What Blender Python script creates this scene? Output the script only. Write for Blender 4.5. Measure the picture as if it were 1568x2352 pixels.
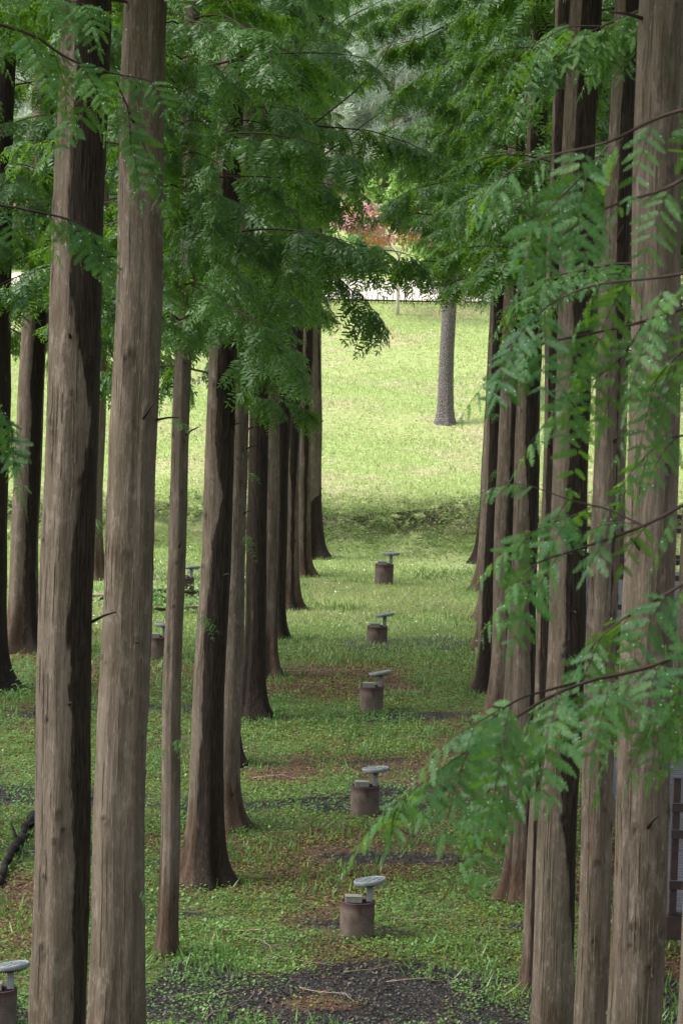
import bpy, math, random
import numpy as np
from mathutils import Matrix, Vector, Euler
R = math.radians
for o in list(bpy.data.objects): bpy.data.objects.remove(o)
SC = bpy.context.scene
COL = SC.collection
rng = np.random.default_rng(7)
random.seed(7)

# ---------------------------------------------------------------- camera, sky, sun, exposure
CAMZ, PITCH, ROLL, FPX = 8.05, 5.87, 1.6, 7000.0      # FPX: focal length in pixels of a 1568 x 2352 picture
cam_d = bpy.data.cameras.new('camera'); cam = bpy.data.objects.new('camera', cam_d); COL.objects.link(cam)
cam_d.sensor_fit = 'VERTICAL'; cam_d.sensor_height = 36.0; cam_d.lens = FPX/2352*36
cam_d.clip_start = 0.5; cam_d.clip_end = 3000
CM = Matrix.Translation((0, 0, CAMZ)) @ Matrix.Rotation(R(90-PITCH), 4, 'X') @ Matrix.Rotation(R(ROLL), 4, 'Z')
cam.matrix_world = CM
cam_d.dof.use_dof = True; cam_d.dof.focus_distance = 36; cam_d.dof.aperture_fstop = 12.0
SC.camera = cam
w = bpy.data.worlds.new("World"); SC.world = w; w.use_nodes = True
nt = w.node_tree; bgn = nt.nodes['Background']
sky = nt.nodes.new('ShaderNodeTexSky'); sky.sky_type = 'NISHITA'; sky.sun_disc = False
SUN_EL, SUN_AZ = 50, 262          # azimuth from +Y clockwise: from the left
sky.sun_elevation = R(SUN_EL); sky.sun_rotation = R(SUN_AZ); sky.air_density = 1.0; sky.dust_density = 4.0; sky.ozone_density = 1.0
hs = nt.nodes.new('ShaderNodeHueSaturation'); hs.inputs['Saturation'].default_value = 0.35
nt.links.new(sky.outputs[0], hs.inputs['Color']); nt.links.new(hs.outputs[0], bgn.inputs[0]); bgn.inputs[1].default_value = 0.15
sd = bpy.data.lights.new('sun', 'SUN'); sd.energy = 1.5; sd.angle = R(25); sd.color = (1, .96, .9)
sun = bpy.data.objects.new('sun', sd); COL.objects.link(sun)
sv = Vector((math.sin(R(SUN_AZ))*math.cos(R(SUN_EL)), math.cos(R(SUN_AZ))*math.cos(R(SUN_EL)), math.sin(R(SUN_EL))))
sun.rotation_euler = sv.to_track_quat('Z', 'Y').to_euler()
SC.view_settings.view_transform = 'Standard'; SC.view_settings.look = 'None'
SC.view_settings.exposure = 1.2; SC.view_settings.gamma = 1.0
SC.cycles.max_bounces = 8; SC.cycles.diffuse_bounces = 5; SC.cycles.transparent_max_bounces = 8

# ---------------------------------------------------------------- small tools
def ray(x, y):
    v = Vector(((x-784)/FPX, (1176-y)/FPX, -1.0)); return (CM.to_3x3() @ v)
def at(x, y, d):                      # point seen at (x, y) standing d metres in front
    r = ray(x, y); return Vector((0, 0, CAMZ)) + r*(d/r.y)
_tab = {}
def vnoise(x, y, seed=0):             # smooth value noise, x and y arrays
    if seed not in _tab: _tab[seed] = np.random.default_rng(1000+seed).random((256, 256))
    T = _tab[seed]; x = np.asarray(x, float); y = np.asarray(y, float)
    xi = np.floor(x).astype(int); yi = np.floor(y).astype(int); fx = x-xi; fy = y-yi
    fx = fx*fx*(3-2*fx); fy = fy*fy*(3-2*fy); a = xi & 255; b = yi & 255; a1 = (xi+1) & 255; b1 = (yi+1) & 255
    return (T[a, b]*(1-fx)+T[a1, b]*fx)*(1-fy)+(T[a, b1]*(1-fx)+T[a1, b1]*fx)*fy
def fbm(x, y, seed=0, n=4):
    s = 0; a = .5; t = 0
    for i in range(n): s = s+a*vnoise(x*2**i, y*2**i, seed+i); t += a; a *= .5
    return s/t
def smooth(a, b, x):
    t = np.clip((x-a)/(b-a), 0, 1); return t*t*(3-2*t)
HX = [-100, 70, 73.8, 100, 108, 130, 137, 260, 600, 1500]
HZ = [0, 0, .72, 4.68, 5.2, 7.35, 8.0, 36, 90, 110]
def ground_z(x, y):
    x = np.asarray(x, float); y = np.asarray(y, float)
    h = np.interp(y + .012*(x-1)*smooth(68, 75, y)*10, HX, HZ)
    nat = smooth(16, 26, y)
    h = h + nat*.10*(fbm(x*.55+3, y*.55, 1, 4)-.5)*(1-smooth(98, 101, y)*.8)
    bank = np.exp(-((y-72.0)/1.9)**2)
    h = h + bank*1.0*(fbm(x*1.1, y*1.3, 5, 4)-.42)
    bank2 = np.exp(-((y-69.6)/1.0)**2)*.12
    return h + bank2*(vnoise(x*.8, y*.8, 9)-.3)
def gz(x, y): return float(ground_z(np.array([x]), np.array([y]))[0])
def on_ground(px, py):                # where the view line through a pixel meets the terrain
    r = ray(px, py); o = Vector((0, 0, CAMZ)); d = 15.0
    while d < 400:
        p = o+r*(d/r.y)
        if p.z <= gz(p.x, p.y): break
        d += .05
    return p
def mudv(x, y):                       # wet black furrows between the planting beds
    s = 0
    for c, wd, a, x0, x1 in ((30.9, 1.1, 1.4, -1.6, 9), (28.9, .9, 1.1, -9, 9), (33.6, .35, .6, -9, 9), (36.6, .45, .75, -9, 9), (40.6, .85, 1.15, -9, 9), (44, .4, .6, 0, 9), (47.3, .6, .8, -9, 9), (54.6, 1.1, 1.4, .2, 9), (57.6, .5, .75, -9, 9), (26.8, .8, 1, -9, 9), (62, .4, .35, -9, 9)):
        cc = c+.9*(vnoise(x*.45+c, x*0+c, 21)-.5)*2
        s = s+a*np.exp(-((y-cc)/wd)**2)*smooth(x0-.5, x0+.5, x)
    n = fbm(x*1.3, y*.8, 30, 4)
    return np.clip(s*2.6*(n-.23)-.05+ 1.6*np.clip(fbm(x*.5, y*.35, 40, 3)-.62, 0, 1), 0, 1)*(1-smooth(64, 70, y))
def greenv(x, y): return np.clip((fbm(x*.55+9, y*.3+4, 50, 4)-.41)*4.5, 0, 1)

def mesh_obj(name, verts, faces, mats, parent=None, smooth_=False, attrs=None, matidx=None, loc=None):
    """verts (n,3) array, faces (m,k) int array or list of lists"""
    me = bpy.data.meshes.new(name)
    if isinstance(faces, np.ndarray):
        V = np.asarray(verts, np.float32); m, k = faces.shape
        me.vertices.add(len(V)); me.vertices.foreach_set('co', V.ravel())
        me.loops.add(m*k); me.loops.foreach_set('vertex_index', faces.astype(np.int32).ravel())
        me.polygons.add(m); me.polygons.foreach_set('loop_start', np.arange(0, m*k, k, dtype=np.int32))
        me.polygons.foreach_set('loop_total', np.full(m, k, np.int32))
        me.update(calc_edges=True)
    else:
        me.from_pydata([tuple(v) for v in verts], [], [tuple(f) for f in faces])
    for m_ in (mats if isinstance(mats, (list, tuple)) else [mats]): me.materials.append(m_)
    if matidx is not None: me.polygons.foreach_set('material_index', np.asarray(matidx, np.int32))
    if smooth_: me.polygons.foreach_set('use_smooth', np.ones(len(me.polygons), bool))
    if attrs:
        for k_, a in attrs.items():
            at_ = me.attributes.new(k_, 'FLOAT', 'POINT'); at_.data.foreach_set('value', np.asarray(a, np.float32))
    me.update()
    o = bpy.data.objects.new(name, me); COL.objects.link(o)
    if parent is not None: o.parent = parent
    if loc is not None: o.location = loc
    return o
def tag(o, label=None, cat=None, group=None, kind=None):
    if label: o['label'] = label
    if cat: o['category'] = cat
    if group: o['group'] = group
    if kind: o['kind'] = kind
    return o
def empty(name, loc, rot=(0, 0, 0)):
    e = bpy.data.objects.new(name, None); COL.objects.link(e); e.location = loc; e.rotation_euler = rot; e.empty_display_size = .3
    return e
class MB:                             # mesh builder for boxes, tubes, lathes
    def __init__(s): s.v = []; s.f = []
    def add(s, V, F):
        b = len(s.v); s.v += [tuple(q) for q in V]; s.f += [tuple(i+b for i in f) for f in F]; return s
    def box(s, c, d, M=None, bev=0.0):
        x, y, z = d[0]/2, d[1]/2, d[2]/2; b = min(bev, x*.9, y*.9, z*.9)
        if b <= 0:
            V = [(i*x, j*y, k*z) for i in (-1, 1) for j in (-1, 1) for k in (-1, 1)]
            F = [(0, 1, 3, 2), (4, 6, 7, 5), (0, 4, 5, 1), (2, 3, 7, 6), (0, 2, 6, 4), (1, 5, 7, 3)]
        else:
            V = []; ring = [(-x, -y+b), (-x+b, -y), (x-b, -y), (x, -y+b), (x, y-b), (x-b, y), (-x+b, y), (-x, y-b)]
            ins = [(px*(1-b/x), py*(1-b/y)) for px, py in ring]
            for R_, z_ in ((ins, -z), (ring, -z+b), (ring, z-b), (ins, z)): V += [(p[0], p[1], z_) for p in R_]
            F = [tuple(range(7, -1, -1)), tuple(range(24, 32))]
            for l in range(3):
                for i in range(8): F.append((l*8+i, l*8+(i+1) % 8, l*8+8+(i+1) % 8, l*8+8+i))
        V = [Vector(q) for q in V]
        if M is not None: V = [M @ q for q in V]
        return s.add([q+Vector(c) for q in V], F)
    def lathe(s, prof, n=32, M=None, wob=None):
        V = []; F = []
        for (r, z) in prof:
            for i in range(n):
                a = 2*math.pi*i/n; rr = r*(1+(wob(a, z) if wob else 0)); V.append(Vector((rr*math.cos(a), rr*math.sin(a), z)))
        for l in range(len(prof)-1):
            for i in range(n): F.append((l*n+i, l*n+(i+1) % n, (l+1)*n+(i+1) % n, (l+1)*n+i))
        F.append(tuple(range(n-1, -1, -1))); F.append(tuple(range((len(prof)-1)*n, len(prof)*n)))
        if M is not None: V = [M @ q for q in V]
        return s.add(V, F)
    def tube(s, pts, r0, r1=None, n=6):
        r1 = r0 if r1 is None else r1; pts = [Vector(p) for p in pts]; V = []; F = []
        for k, p in enumerate(pts):
            t = (pts[min(k+1, len(pts)-1)]-pts[max(k-1, 0)]).normalized()
            u = t.cross(Vector((.31, .2, .93))); u = u.normalized() if u.length > .01 else Vector((1, 0, 0)); v_ = t.cross(u)
            r = r0+(r1-r0)*k/max(1, len(pts)-1)
            for i in range(n):
                a = 2*math.pi*i/n; V.append(p+u*(r*math.cos(a))+v_*(r*math.sin(a)))
        for k in range(len(pts)-1):
            for i in range(n): F.append((k*n+i, k*n+(i+1) % n, (k+1)*n+(i+1) % n, (k+1)*n+i))
        F.append(tuple(range(n-1, -1, -1))); F.append(tuple(range((len(pts)-1)*n, len(pts)*n)))
        return s.add(V, F)
    def build(s, name, mat, parent=None, sm=False, loc=None):
        return mesh_obj(name, s.v, s.f, mat, parent, sm, loc=loc)

# ---------------------------------------------------------------- materials
class NT:
    def __init__(s, name):
        s.m = bpy.data.materials.new(name); s.m.use_nodes = True; s.t = s.m.node_tree
        s.b = s.t.nodes['Principled BSDF']; s.o = s.t.nodes['Material Output']
    def n(s, typ, **kw):
        q = s.t.nodes.new(typ)
        for k, v in kw.items():
            if k in q.inputs.keys(): s.set(q.inputs[k], v)
            else: setattr(q, k, v)
        return q
    def set(s, sock, v):
        if isinstance(v, bpy.types.NodeSocket): s.t.links.new(v, sock)
        elif isinstance(v, bpy.types.Node): s.t.links.new(v.outputs[0], sock)
        elif isinstance(v, (tuple, list)) and len(v) == 3 and sock.type == 'RGBA': sock.default_value = (*v, 1)
        else: sock.default_value = v
    def math(s, op, a, b=0.0, c=None, clamp=False):
        q = s.t.nodes.new('ShaderNodeMath'); q.operation = op; q.use_clamp = clamp; s.set(q.inputs[0], a); s.set(q.inputs[1], b)
        if c is not None: s.set(q.inputs[2], c)
        return q.outputs[0]
    def mix(s, f, a, b, mode='MIX'):
        q = s.t.nodes.new('ShaderNodeMix'); q.data_type = 'RGBA'; q.blend_type = mode
        s.set(q.inputs[0], f); s.set(q.inputs[6], a); s.set(q.inputs[7], b); return q.outputs[2]
    def noise(s, vec, scale, detail=4, rough=.55, dist=0.0):
        q = s.t.nodes.new('ShaderNodeTexNoise'); s.set(q.inputs['Vector'], vec); q.inputs['Scale'].default_value = scale
        q.inputs['Detail'].default_value = detail; q.inputs['Roughness'].default_value = rough; q.inputs['Distortion'].default_value = dist
        return q.outputs['Fac']
    def scale(s, vec, sc, off=None):
        q = s.t.nodes.new('ShaderNodeMapping'); s.set(q.inputs['Vector'], vec); q.inputs['Scale'].default_value = sc
        if off is not None: s.set(q.inputs['Location'], off)
        return q.outputs[0]
    def ramp(s, f, lo, hi, clamp=True):
        q = s.t.nodes.new('ShaderNodeMapRange'); q.interpolation_type = 'SMOOTHSTEP'; s.set(q.inputs[0], f); q.inputs[1].default_value = lo; q.inputs[2].default_value = hi
        return q.outputs[0]
    def attr(s, name, typ='GEOMETRY'):
        q = s.t.nodes.new('ShaderNodeAttribute'); q.attribute_name = name; q.attribute_type = typ; return q.outputs['Fac']
    def bump(s, h, strength, dist):
        q = s.t.nodes.new('ShaderNodeBump'); s.set(q.inputs['Height'], h); q.inputs['Strength'].default_value = strength; q.inputs['Distance'].default_value = dist
        s.t.links.new(q.outputs[0], s.b.inputs['Normal'])
    def coords(s): return s.t.nodes.new('ShaderNodeTexCoord').outputs['Object']
    def out(s, col=None, rough=None, spec=None):
        if col is not None: s.set(s.b.inputs['Base Color'], col)
        if rough is not None: s.set(s.b.inputs['Roughness'], rough)
        if spec is not None: s.set(s.b.inputs['Specular IOR Level'], spec)
        return s.m

def bark_mat():
    k = NT('bark'); oc = k.coords(); rnd = k.n('ShaderNodeObjectInfo').outputs['Random']
    off = k.n('ShaderNodeCombineXYZ'); k.set(off.inputs[2], k.math('MULTIPLY', rnd, 90)); k.set(off.inputs[0], k.math('MULTIPLY', rnd, 7)); off = off.outputs[0]
    va = k.n('ShaderNodeVectorMath', operation='ADD'); k.set(va.inputs[0], oc); k.set(va.inputs[1], off); P = va.outputs[0]
    fib = k.noise(k.scale(P, (75, 75, 4.5)), 1, 6, .7, .6)
    fine = k.noise(k.scale(P, (130, 130, 12)), 1, 3, .6)
    pat = k.noise(k.scale(P, (4, 4, .9)), 1, 4, .6)
    pat2 = k.noise(k.scale(P, (7, 7, 1.6), (3, 9, 4)), 1, 4, .6)
    col = k.mix(k.ramp(fib, .22, .78), (.086, .067, .051), (.184, .150, .114))
    col = k.mix(k.ramp(pat, .35, .7), col, (.24, .19, .15), 'MIX') if False else k.mix(k.math('MULTIPLY', k.ramp(pat, .4, .72), .6), col, (.092, .070, .050))
    stk = k.noise(k.scale(P, (24, 24, .9), (8, 1, 2)), 1, 4, .6, .3); col = k.mix(k.math('MULTIPLY', k.ramp(stk, .46, .34), .35), col, (.055, .042, .033)); col = k.mix(k.math('MULTIPLY', k.ramp(stk, .56, .7), .3), col, (.27, .23, .185))
    blo = k.noise(k.scale(P, (11, 11, 5), (3, 3, 7)), 1, 5, .72); col = k.mix(k.math('MULTIPLY', k.ramp(blo, .52, .66), .5), col, (.26, .22, .18)); col = k.mix(k.math('MULTIPLY', k.ramp(blo, .46, .33), .5), col, (.080, .058, .042))
    pn = k.noise(k.scale(P, (30, 30, 9), (1, 8, 2)), 1, 4, .7); col = k.mix(k.math('MULTIPLY', k.ramp(pn, .58, .70), .45), col, (.32, .26, .205))
    col = k.mix(k.math('MULTIPLY', k.ramp(pat2, .50, .72), .6), col, (.058, .056, .027))
    col = k.mix(k.math('MULTIPLY', k.ramp(fine, .60, .75), .35), col, (.24, .20, .165))
    crk = k.noise(k.scale(P, (60, 60, 2.0), (4, 4, 4)), 1, 3, .5, .8); col = k.mix(k.math('MULTIPLY', k.ramp(crk, .36, .28), .55), col, (.045, .034, .026))
    big = k.noise(k.scale(P, (1.2, 1.2, .35)), 1, 3, .5); col = k.mix(k.math('MULTIPLY', k.ramp(big, .45, .65), .3), col, (.19, .155, .125))
    red = k.noise(k.scale(P, (11, 11, .5), (7, 2, 1)), 1, 3, .6)
    col = k.mix(k.math('MULTIPLY', k.ramp(red, .68, .78), .7), col, (.17, .075, .042))
    # dark bark and reddish litter stain at the foot
    z = k.n('ShaderNodeSeparateXYZ'); k.set(z.inputs[0], oc); zz = z.outputs[2]
    foot = k.ramp(k.math('ADD', zz, k.math('MULTIPLY', k.math('SUBTRACT', pat2, .5), -2.2)), 1.25, .15)
    col = k.mix(k.math('MULTIPLY', foot, .75), col, k.mix(k.ramp(fib, .35, .7), (.030, .018, .013), (.105, .052, .030)))
    # knots
    vo = k.n('ShaderNodeTexVoronoi'); k.set(vo.inputs['Vector'], k.scale(P, (3.4, 3.4, 1.55))); vo.inputs['Scale'].default_value = 1; kn = k.ramp(vo.outputs['Distance'], .17, .06)
    kn = k.math('MAXIMUM', k.math('MULTIPLY', kn, k.ramp(k.noise(P, 3.1, 2), .5, .56)), k.attr('knot'))
    col = k.mix(k.math('MULTIPLY', kn, .85), col, (.035, .024, .02))
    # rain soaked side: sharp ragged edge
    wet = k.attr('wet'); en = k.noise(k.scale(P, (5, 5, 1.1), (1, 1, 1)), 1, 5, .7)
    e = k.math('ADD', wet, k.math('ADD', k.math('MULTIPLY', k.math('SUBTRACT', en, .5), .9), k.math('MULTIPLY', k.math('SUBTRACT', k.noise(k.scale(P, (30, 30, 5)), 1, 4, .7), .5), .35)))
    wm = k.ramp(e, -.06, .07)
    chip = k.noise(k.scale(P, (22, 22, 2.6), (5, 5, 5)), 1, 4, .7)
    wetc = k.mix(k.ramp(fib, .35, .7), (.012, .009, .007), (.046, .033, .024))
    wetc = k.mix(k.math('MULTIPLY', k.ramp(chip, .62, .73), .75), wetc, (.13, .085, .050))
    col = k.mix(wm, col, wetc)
    k.bump(k.math('ADD', k.math('ADD', k.math('MULTIPLY', fib, .55), k.math('ADD', k.math('MULTIPLY', fine, .25), k.math('MULTIPLY', blo, .6))), k.math('MULTIPLY', kn, -.3)), 1.0, .03)
    return k.out(col, k.math('SUBTRACT', .9, k.math('MULTIPLY', wm, .2)), .12)

def leaf_mat(name, a, b, c, trans=.35, rough=.45, spec=.4, twig=None):
    """a..b base range by tone attribute, c translucent tint"""
    k = NT(name); t = k.attr('tone')
    nz = k.noise(k.coords(), .7, 2)
    f = k.math('ADD', k.math('MULTIPLY', t, .7), k.math('MULTIPLY', k.ramp(nz, .3, .7), .3))
    col = k.mix(f, a, b)
    k.out(col, rough, spec)
    tr = k.n('ShaderNodeBsdfTranslucent'); k.set(tr.inputs[0], k.mix(f, tuple(q*.75 for q in c), c))
    ms = k.n('ShaderNodeMixShader'); ms.inputs[0].default_value = trans
    k.t.links.new(k.b.outputs[0], ms.inputs[1]); k.t.links.new(tr.outputs[0], ms.inputs[2]); k.t.links.new(ms.outputs[0], k.o.inputs[0])
    return k.m
def plain(name, col, rough=.6, metal=0, nscale=0, namt=.3, bump=0, spec=.5):
    k = NT(name); c = col
    if nscale:
        n_ = k.noise(k.coords(), nscale, 5, .6); c = k.mix(k.ramp(n_, .3, .7), tuple(q*(1-namt) for q in col), tuple(min(1, q*(1+namt)) for q in col))
        if bump: k.bump(n_, bump, .01)
    k.b.inputs['Metallic'].default_value = metal
    return k.out(c, rough, spec)

M = {}
M['bark'] = bark_mat()
M['leaf'] = leaf_mat('redwood_leaf', (.018, .066, .022), (.080, .180, .032), (.18, .38, .02), .42, .42, .40)
M['leafnear'] = leaf_mat('redwood_leaf_near', (.020, .080, .030), (.072, .165, .034), (.15, .33, .02), .38, .5, .25)
M['twig'] = plain('twig', (.035, .024, .018), .8, nscale=20, spec=.2)
M['graybark'] = plain('graybark', (.20, .17, .15), .9, nscale=14, namt=.6, bump=1.0)
M['palebark'] = plain('palebark', (.5, .46, .40), .9, nscale=18, namt=.35, bump=.6)
M['broad'] = leaf_mat('broad_leaf', (.12, .26, .06), (.30, .48, .15), (.45, .65, .12), .3, .45, .4)
M['broad2'] = leaf_mat('broad_leaf_dark', (.08, .20, .06), (.20, .36, .14), (.3, .5, .1), .3, .45, .4)
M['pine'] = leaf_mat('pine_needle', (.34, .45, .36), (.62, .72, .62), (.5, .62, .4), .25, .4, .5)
M['cone'] = plain('pine_bud', (.5, .25, .06), .7)
M['maple'] = leaf_mat('maple_leaf', (.42, .17, .22), (.68, .48, .55), (.6, .12, .12), .35, .35, .5)
M['maple2'] = leaf_mat('maple_leaf_orange', (.30, .17, .08), (.44, .30, .14), (.7, .35, .08), .4, .4, .4)
M['mapleg'] = leaf_mat('maple_leaf_mixed', (.16, .20, .05), (.34, .28, .09), (.5, .4, .1), .4, .4, .4)
M['metal'] = plain('lamp_metal', (.165, .185, .195), .55, 0, 14, .22, spec=.35)
M['metaldark'] = plain('lamp_dark', (.02, .02, .022), .5)
M['rust'] = plain('rust_bracket', (.05, .03, .022), .8, nscale=60, namt=.6)
M['lens'] = plain('lamp_lens', (.13, .145, .16), .3, 0, 0, spec=.5)
M['reflector'] = plain('lamp_reflector', (.10, .112, .125), .4)
M['boxpaint'] = plain('box_paint', (.17, .175, .145), .6, 0, 25, .15)
M['deck'] = None

def ground_mat():
    k = NT('forest_floor'); geo = k.n('ShaderNodeNewGeometry').outputs['Position']; P = geo
    mud = k.attr('mud'); lawn = k.attr('lawn'); grn = k.attr('green'); bnk = k.attr('bank')
    n1 = k.noise(P, 9, 5, .7); n2 = k.noise(P, 2.3, 5, .65); n3 = k.noise(P, 38, 3, .6)
    litter = k.mix(k.ramp(n1, .3, .72), (.040, .023, .016), (.135, .075, .042))
    litter = k.mix(k.math('MULTIPLY', k.ramp(n3, .6, .7), .6), litter, (.28, .2, .12))
    green = k.mix(k.ramp(n1, .3, .7), (.045, .065, .018), (.10, .15, .035))
    gm = k.ramp(k.math('ADD', k.math('MULTIPLY', grn, .55), k.math('MULTIPLY', n2, .9)), .45, .8)
    col = k.mix(gm, litter, green)
    mudc = k.mix(k.ramp(k.math('ADD', k.math('MULTIPLY', n1, .5), k.math('MULTIPLY', n3, .5)), .4, .62), (.005, .005, .006), (.030, .027, .026))
    mm = k.ramp(k.math('ADD', mud, k.math('MULTIPLY', k.math('SUBTRACT', n1, .5), .7)), .28, .5)
    col = k.mix(mm, col, mudc)
    ln = k.noise(P, .42, 4, .6); lf = k.noise(P, 6, 4, .65)
    lc = k.mix(k.ramp(lf, .3, .7), (.23, .31, .09), (.36, .43, .17))
    straw = k.mix(k.ramp(lf, .3, .7), (.36, .28, .18), (.50, .42, .29))
    sm = k.math('MULTIPLY', k.ramp(k.math('ADD', k.math('MULTIPLY', ln, .9), k.math('MULTIPLY', lf, .15)), .48, .68), .6)
    lc = k.mix(sm, lc, straw)
    col = k.mix(lawn, col, lc)
    bm = k.math('MULTIPLY', bnk, k.math('MULTIPLY', k.ramp(n2, .38, .50), k.ramp(n1, .25, .45)))
    col = k.mix(bm, col, (.035, .027, .020))
    k.bump(k.math('ADD', k.math('MULTIPLY', n1, .7), k.math('MULTIPLY', n3, .3)), .9, .05)
    rough = k.math('SUBTRACT', .92, k.math('MULTIPLY', mm, .35))
    return k.out(col, rough, .2)
M['ground'] = ground_mat()
M['road'] = plain('pale_road', (.62, .55, .47), .9, nscale=3, namt=.1)
M['tan'] = plain('tan_road', (.42, .25, .17), .9, nscale=2, namt=.12)

# ---------------------------------------------------------------- terrain
def gline(a, lo, hi, b, st):
    core = list(np.arange(lo, hi+1e-6, st)); L = []; x = lo; s = st
    while x > a: s *= 1.25; x -= s; L.append(x)
    Rr = []; x = hi; s = st
    while x < b: s *= 1.25; x += s; Rr.append(x)
    return np.array(L[::-1]+core+Rr)
gx = gline(-900, -13, 15, 900, .22); gy = gline(-600, 17, 109, 1500, .22)
X, Y = np.meshgrid(gx, gy); Xf, Yf = X.ravel(), Y.ravel()
Zf = ground_z(Xf, Yf)
nx, ny = len(gx), len(gy); idx = np.arange(nx*ny).reshape(ny, nx)
F = np.stack([idx[:-1, :-1], idx[:-1, 1:], idx[1:, 1:], idx[1:, :-1]], -1).reshape(-1, 4)
lawnA = smooth(53, 68, Yf+3*(fbm(Xf*.3, Yf*.3, 60)-.5)*4)*(1-smooth(137, 140, Yf))
g = mesh_obj('ground', np.stack([Xf, Yf, Zf], 1), F, M['ground'], smooth_=True,
    attrs={'mud': mudv(Xf, Yf), 'lawn': lawnA, 'green': greenv(Xf, Yf), 'bank': np.exp(-((Yf-72.2)/1.6)**2)})
tag(g, 'wooded floor rising into a grassy slope', 'ground', kind='structure')
def strip(name, y0, y1, mat, label, lift):
    xs = np.arange(-60, 60.1, 1.0); ys = np.linspace(y0, y1, 9); a, b = np.meshgrid(xs, ys); a = a.ravel()
    b = b.ravel() - .12*(a-1)*0; z = ground_z(a, b)+lift
    i = np.arange(len(a)).reshape(len(ys), len(xs)); f = np.stack([i[:-1, :-1], i[:-1, 1:], i[1:, 1:], i[1:, :-1]], -1).reshape(-1, 4)
    tag(mesh_obj(name, np.stack([a, b, z], 1), f, mat, smooth_=True), label, 'path', kind='structure')
strip('road', 100.6, 107.6, M['road'], 'pale road behind the stem hedge at the top of the lawn', .06)
strip('path', 130.6, 136.6, M['tan'], 'tan path crossing the hillside below the pines', .08)

# ---------------------------------------------------------------- foliage builders (numpy)
def blade_leaf(base, dirv, nrm, L, W, tone, prof=None):
    """many flat leaflets: 2 quads each, 6 verts; arrays (n,3),(n,)"""
    n = len(base); side = np.cross(nrm, dirv); side /= np.linalg.norm(side, axis=1)[:, None]+1e-9
    L = L[:, None]; W = W[:, None]
    droop = -np.array([[0, 0, 1.0]])*L*.10
    p0 = base; p1 = base+dirv*L*.34+side*W*.5; p2 = base+dirv*L*.34-side*W*.5
    p3 = base+dirv*L*.76+side*W*.40+droop*.5; p4 = base+dirv*L*.76-side*W*.40+droop*.5; p5 = base+dirv*L+droop
    V = np.stack([p0, p1, p2, p3, p4, p5], 1).reshape(-1, 3)
    b = np.arange(n)[:, None]*6
    Fq = np.concatenate([b+np.array([[0, 2, 4, 1]]), b+np.array([[1, 4, 5, 3]])], 1).reshape(-1, 4)
    return V, Fq, np.repeat(tone, 6)
def feather_leaf(base, dirv, nrm, L, W, tone, r, npair=17):
    """branchlet drawn needle by needle: each needle one quad"""
    n = len(base); side = np.cross(nrm, dirv); side /= np.linalg.norm(side, axis=1)[:, None]+1e-9
    t = np.linspace(.05, .97, npair); Vs = []; 
    for s_ in (-1, 1):
        for ti in t:
            pr = (np.sin(np.pi*min(1, ti*.80+.17))**.6)
            c = base+dirv*(L*ti)[:, None] - np.array([[0, 0, 1.]])*(L*.10*ti*ti)[:, None]
            nl = (W*.5*pr*r.uniform(.9, 1.1, n))[:, None]; nd = side*s_*.9+dirv*.42 - nrm*.10
            hw = (L/npair*.46)[:, None]*dirv
            tw_ = nrm*(r.normal(0, .16, n)*nl[:, 0])[:, None]; Vs.append(np.stack([c-hw, c+hw, c+nd*nl+tw_+hw*.55, c+nd*nl+tw_-hw*.55], 1))
    V = np.concatenate(Vs, 0).reshape(-1, 3)
    Fq = np.arange(len(V)).reshape(-1, 4)
    return V, Fq, np.tile(np.repeat(tone, 4), 2*npair)
def norm(a): return a/(np.linalg.norm(a, axis=-1, keepdims=True)+1e-9)
def twiglet(p0, d0, L, r, up, blen=.085, step=.023, wfac=.29, droop=.5, start=.12):
    """branchlets on both sides of one drooping twig -> base, dir, nrm, L, W and the twig centre line"""
    n = max(3, int(L/step)); t = np.linspace(0, 1, n)
    d0 = d0/np.linalg.norm(d0)
    cur = p0[None]+d0[None]*(t*L)[:, None]+np.array([[0, 0, -1.]])*(droop*L*t*t*.55)[:, None]
    tan = norm(np.gradient(cur, axis=0)); nr = norm(up[None]-tan*(tan@up)[:, None]); sd = np.cross(nr, tan)
    k = t > start; B = []; D = []; N = []; LL = []
    for s_ in (-1, 1):
        c = cur[k]; q = t[k]; m = len(c)
        ang = r.uniform(.95, 1.25, m)
        D.append(norm(tan[k]*np.cos(ang)[:, None]+sd[k]*(s_*np.sin(ang))[:, None]+nr[k]*r.normal(-.22, .16, m)[:, None]))
        B.append(c+tan[k]*(r.uniform(-.3, .3, m)*step)[:, None]); N.append(norm(nr[k]+r.normal(0, .28, (m, 3))))
        LL.append(blen*(.55+.55*np.sin(np.pi*np.clip(q*.85+.12, 0, 1)))*r.uniform(.8, 1.15, m))
    B.append(cur[-1:]); D.append(tan[-1:]); N.append(nr[-1:]); LL.append(np.array([blen*.8]))
    B = np.concatenate(B); D = np.concatenate(D); N = np.concatenate(N); LL = np.concatenate(LL)
    return B, D, N, LL, LL*wfac, cur
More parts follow.
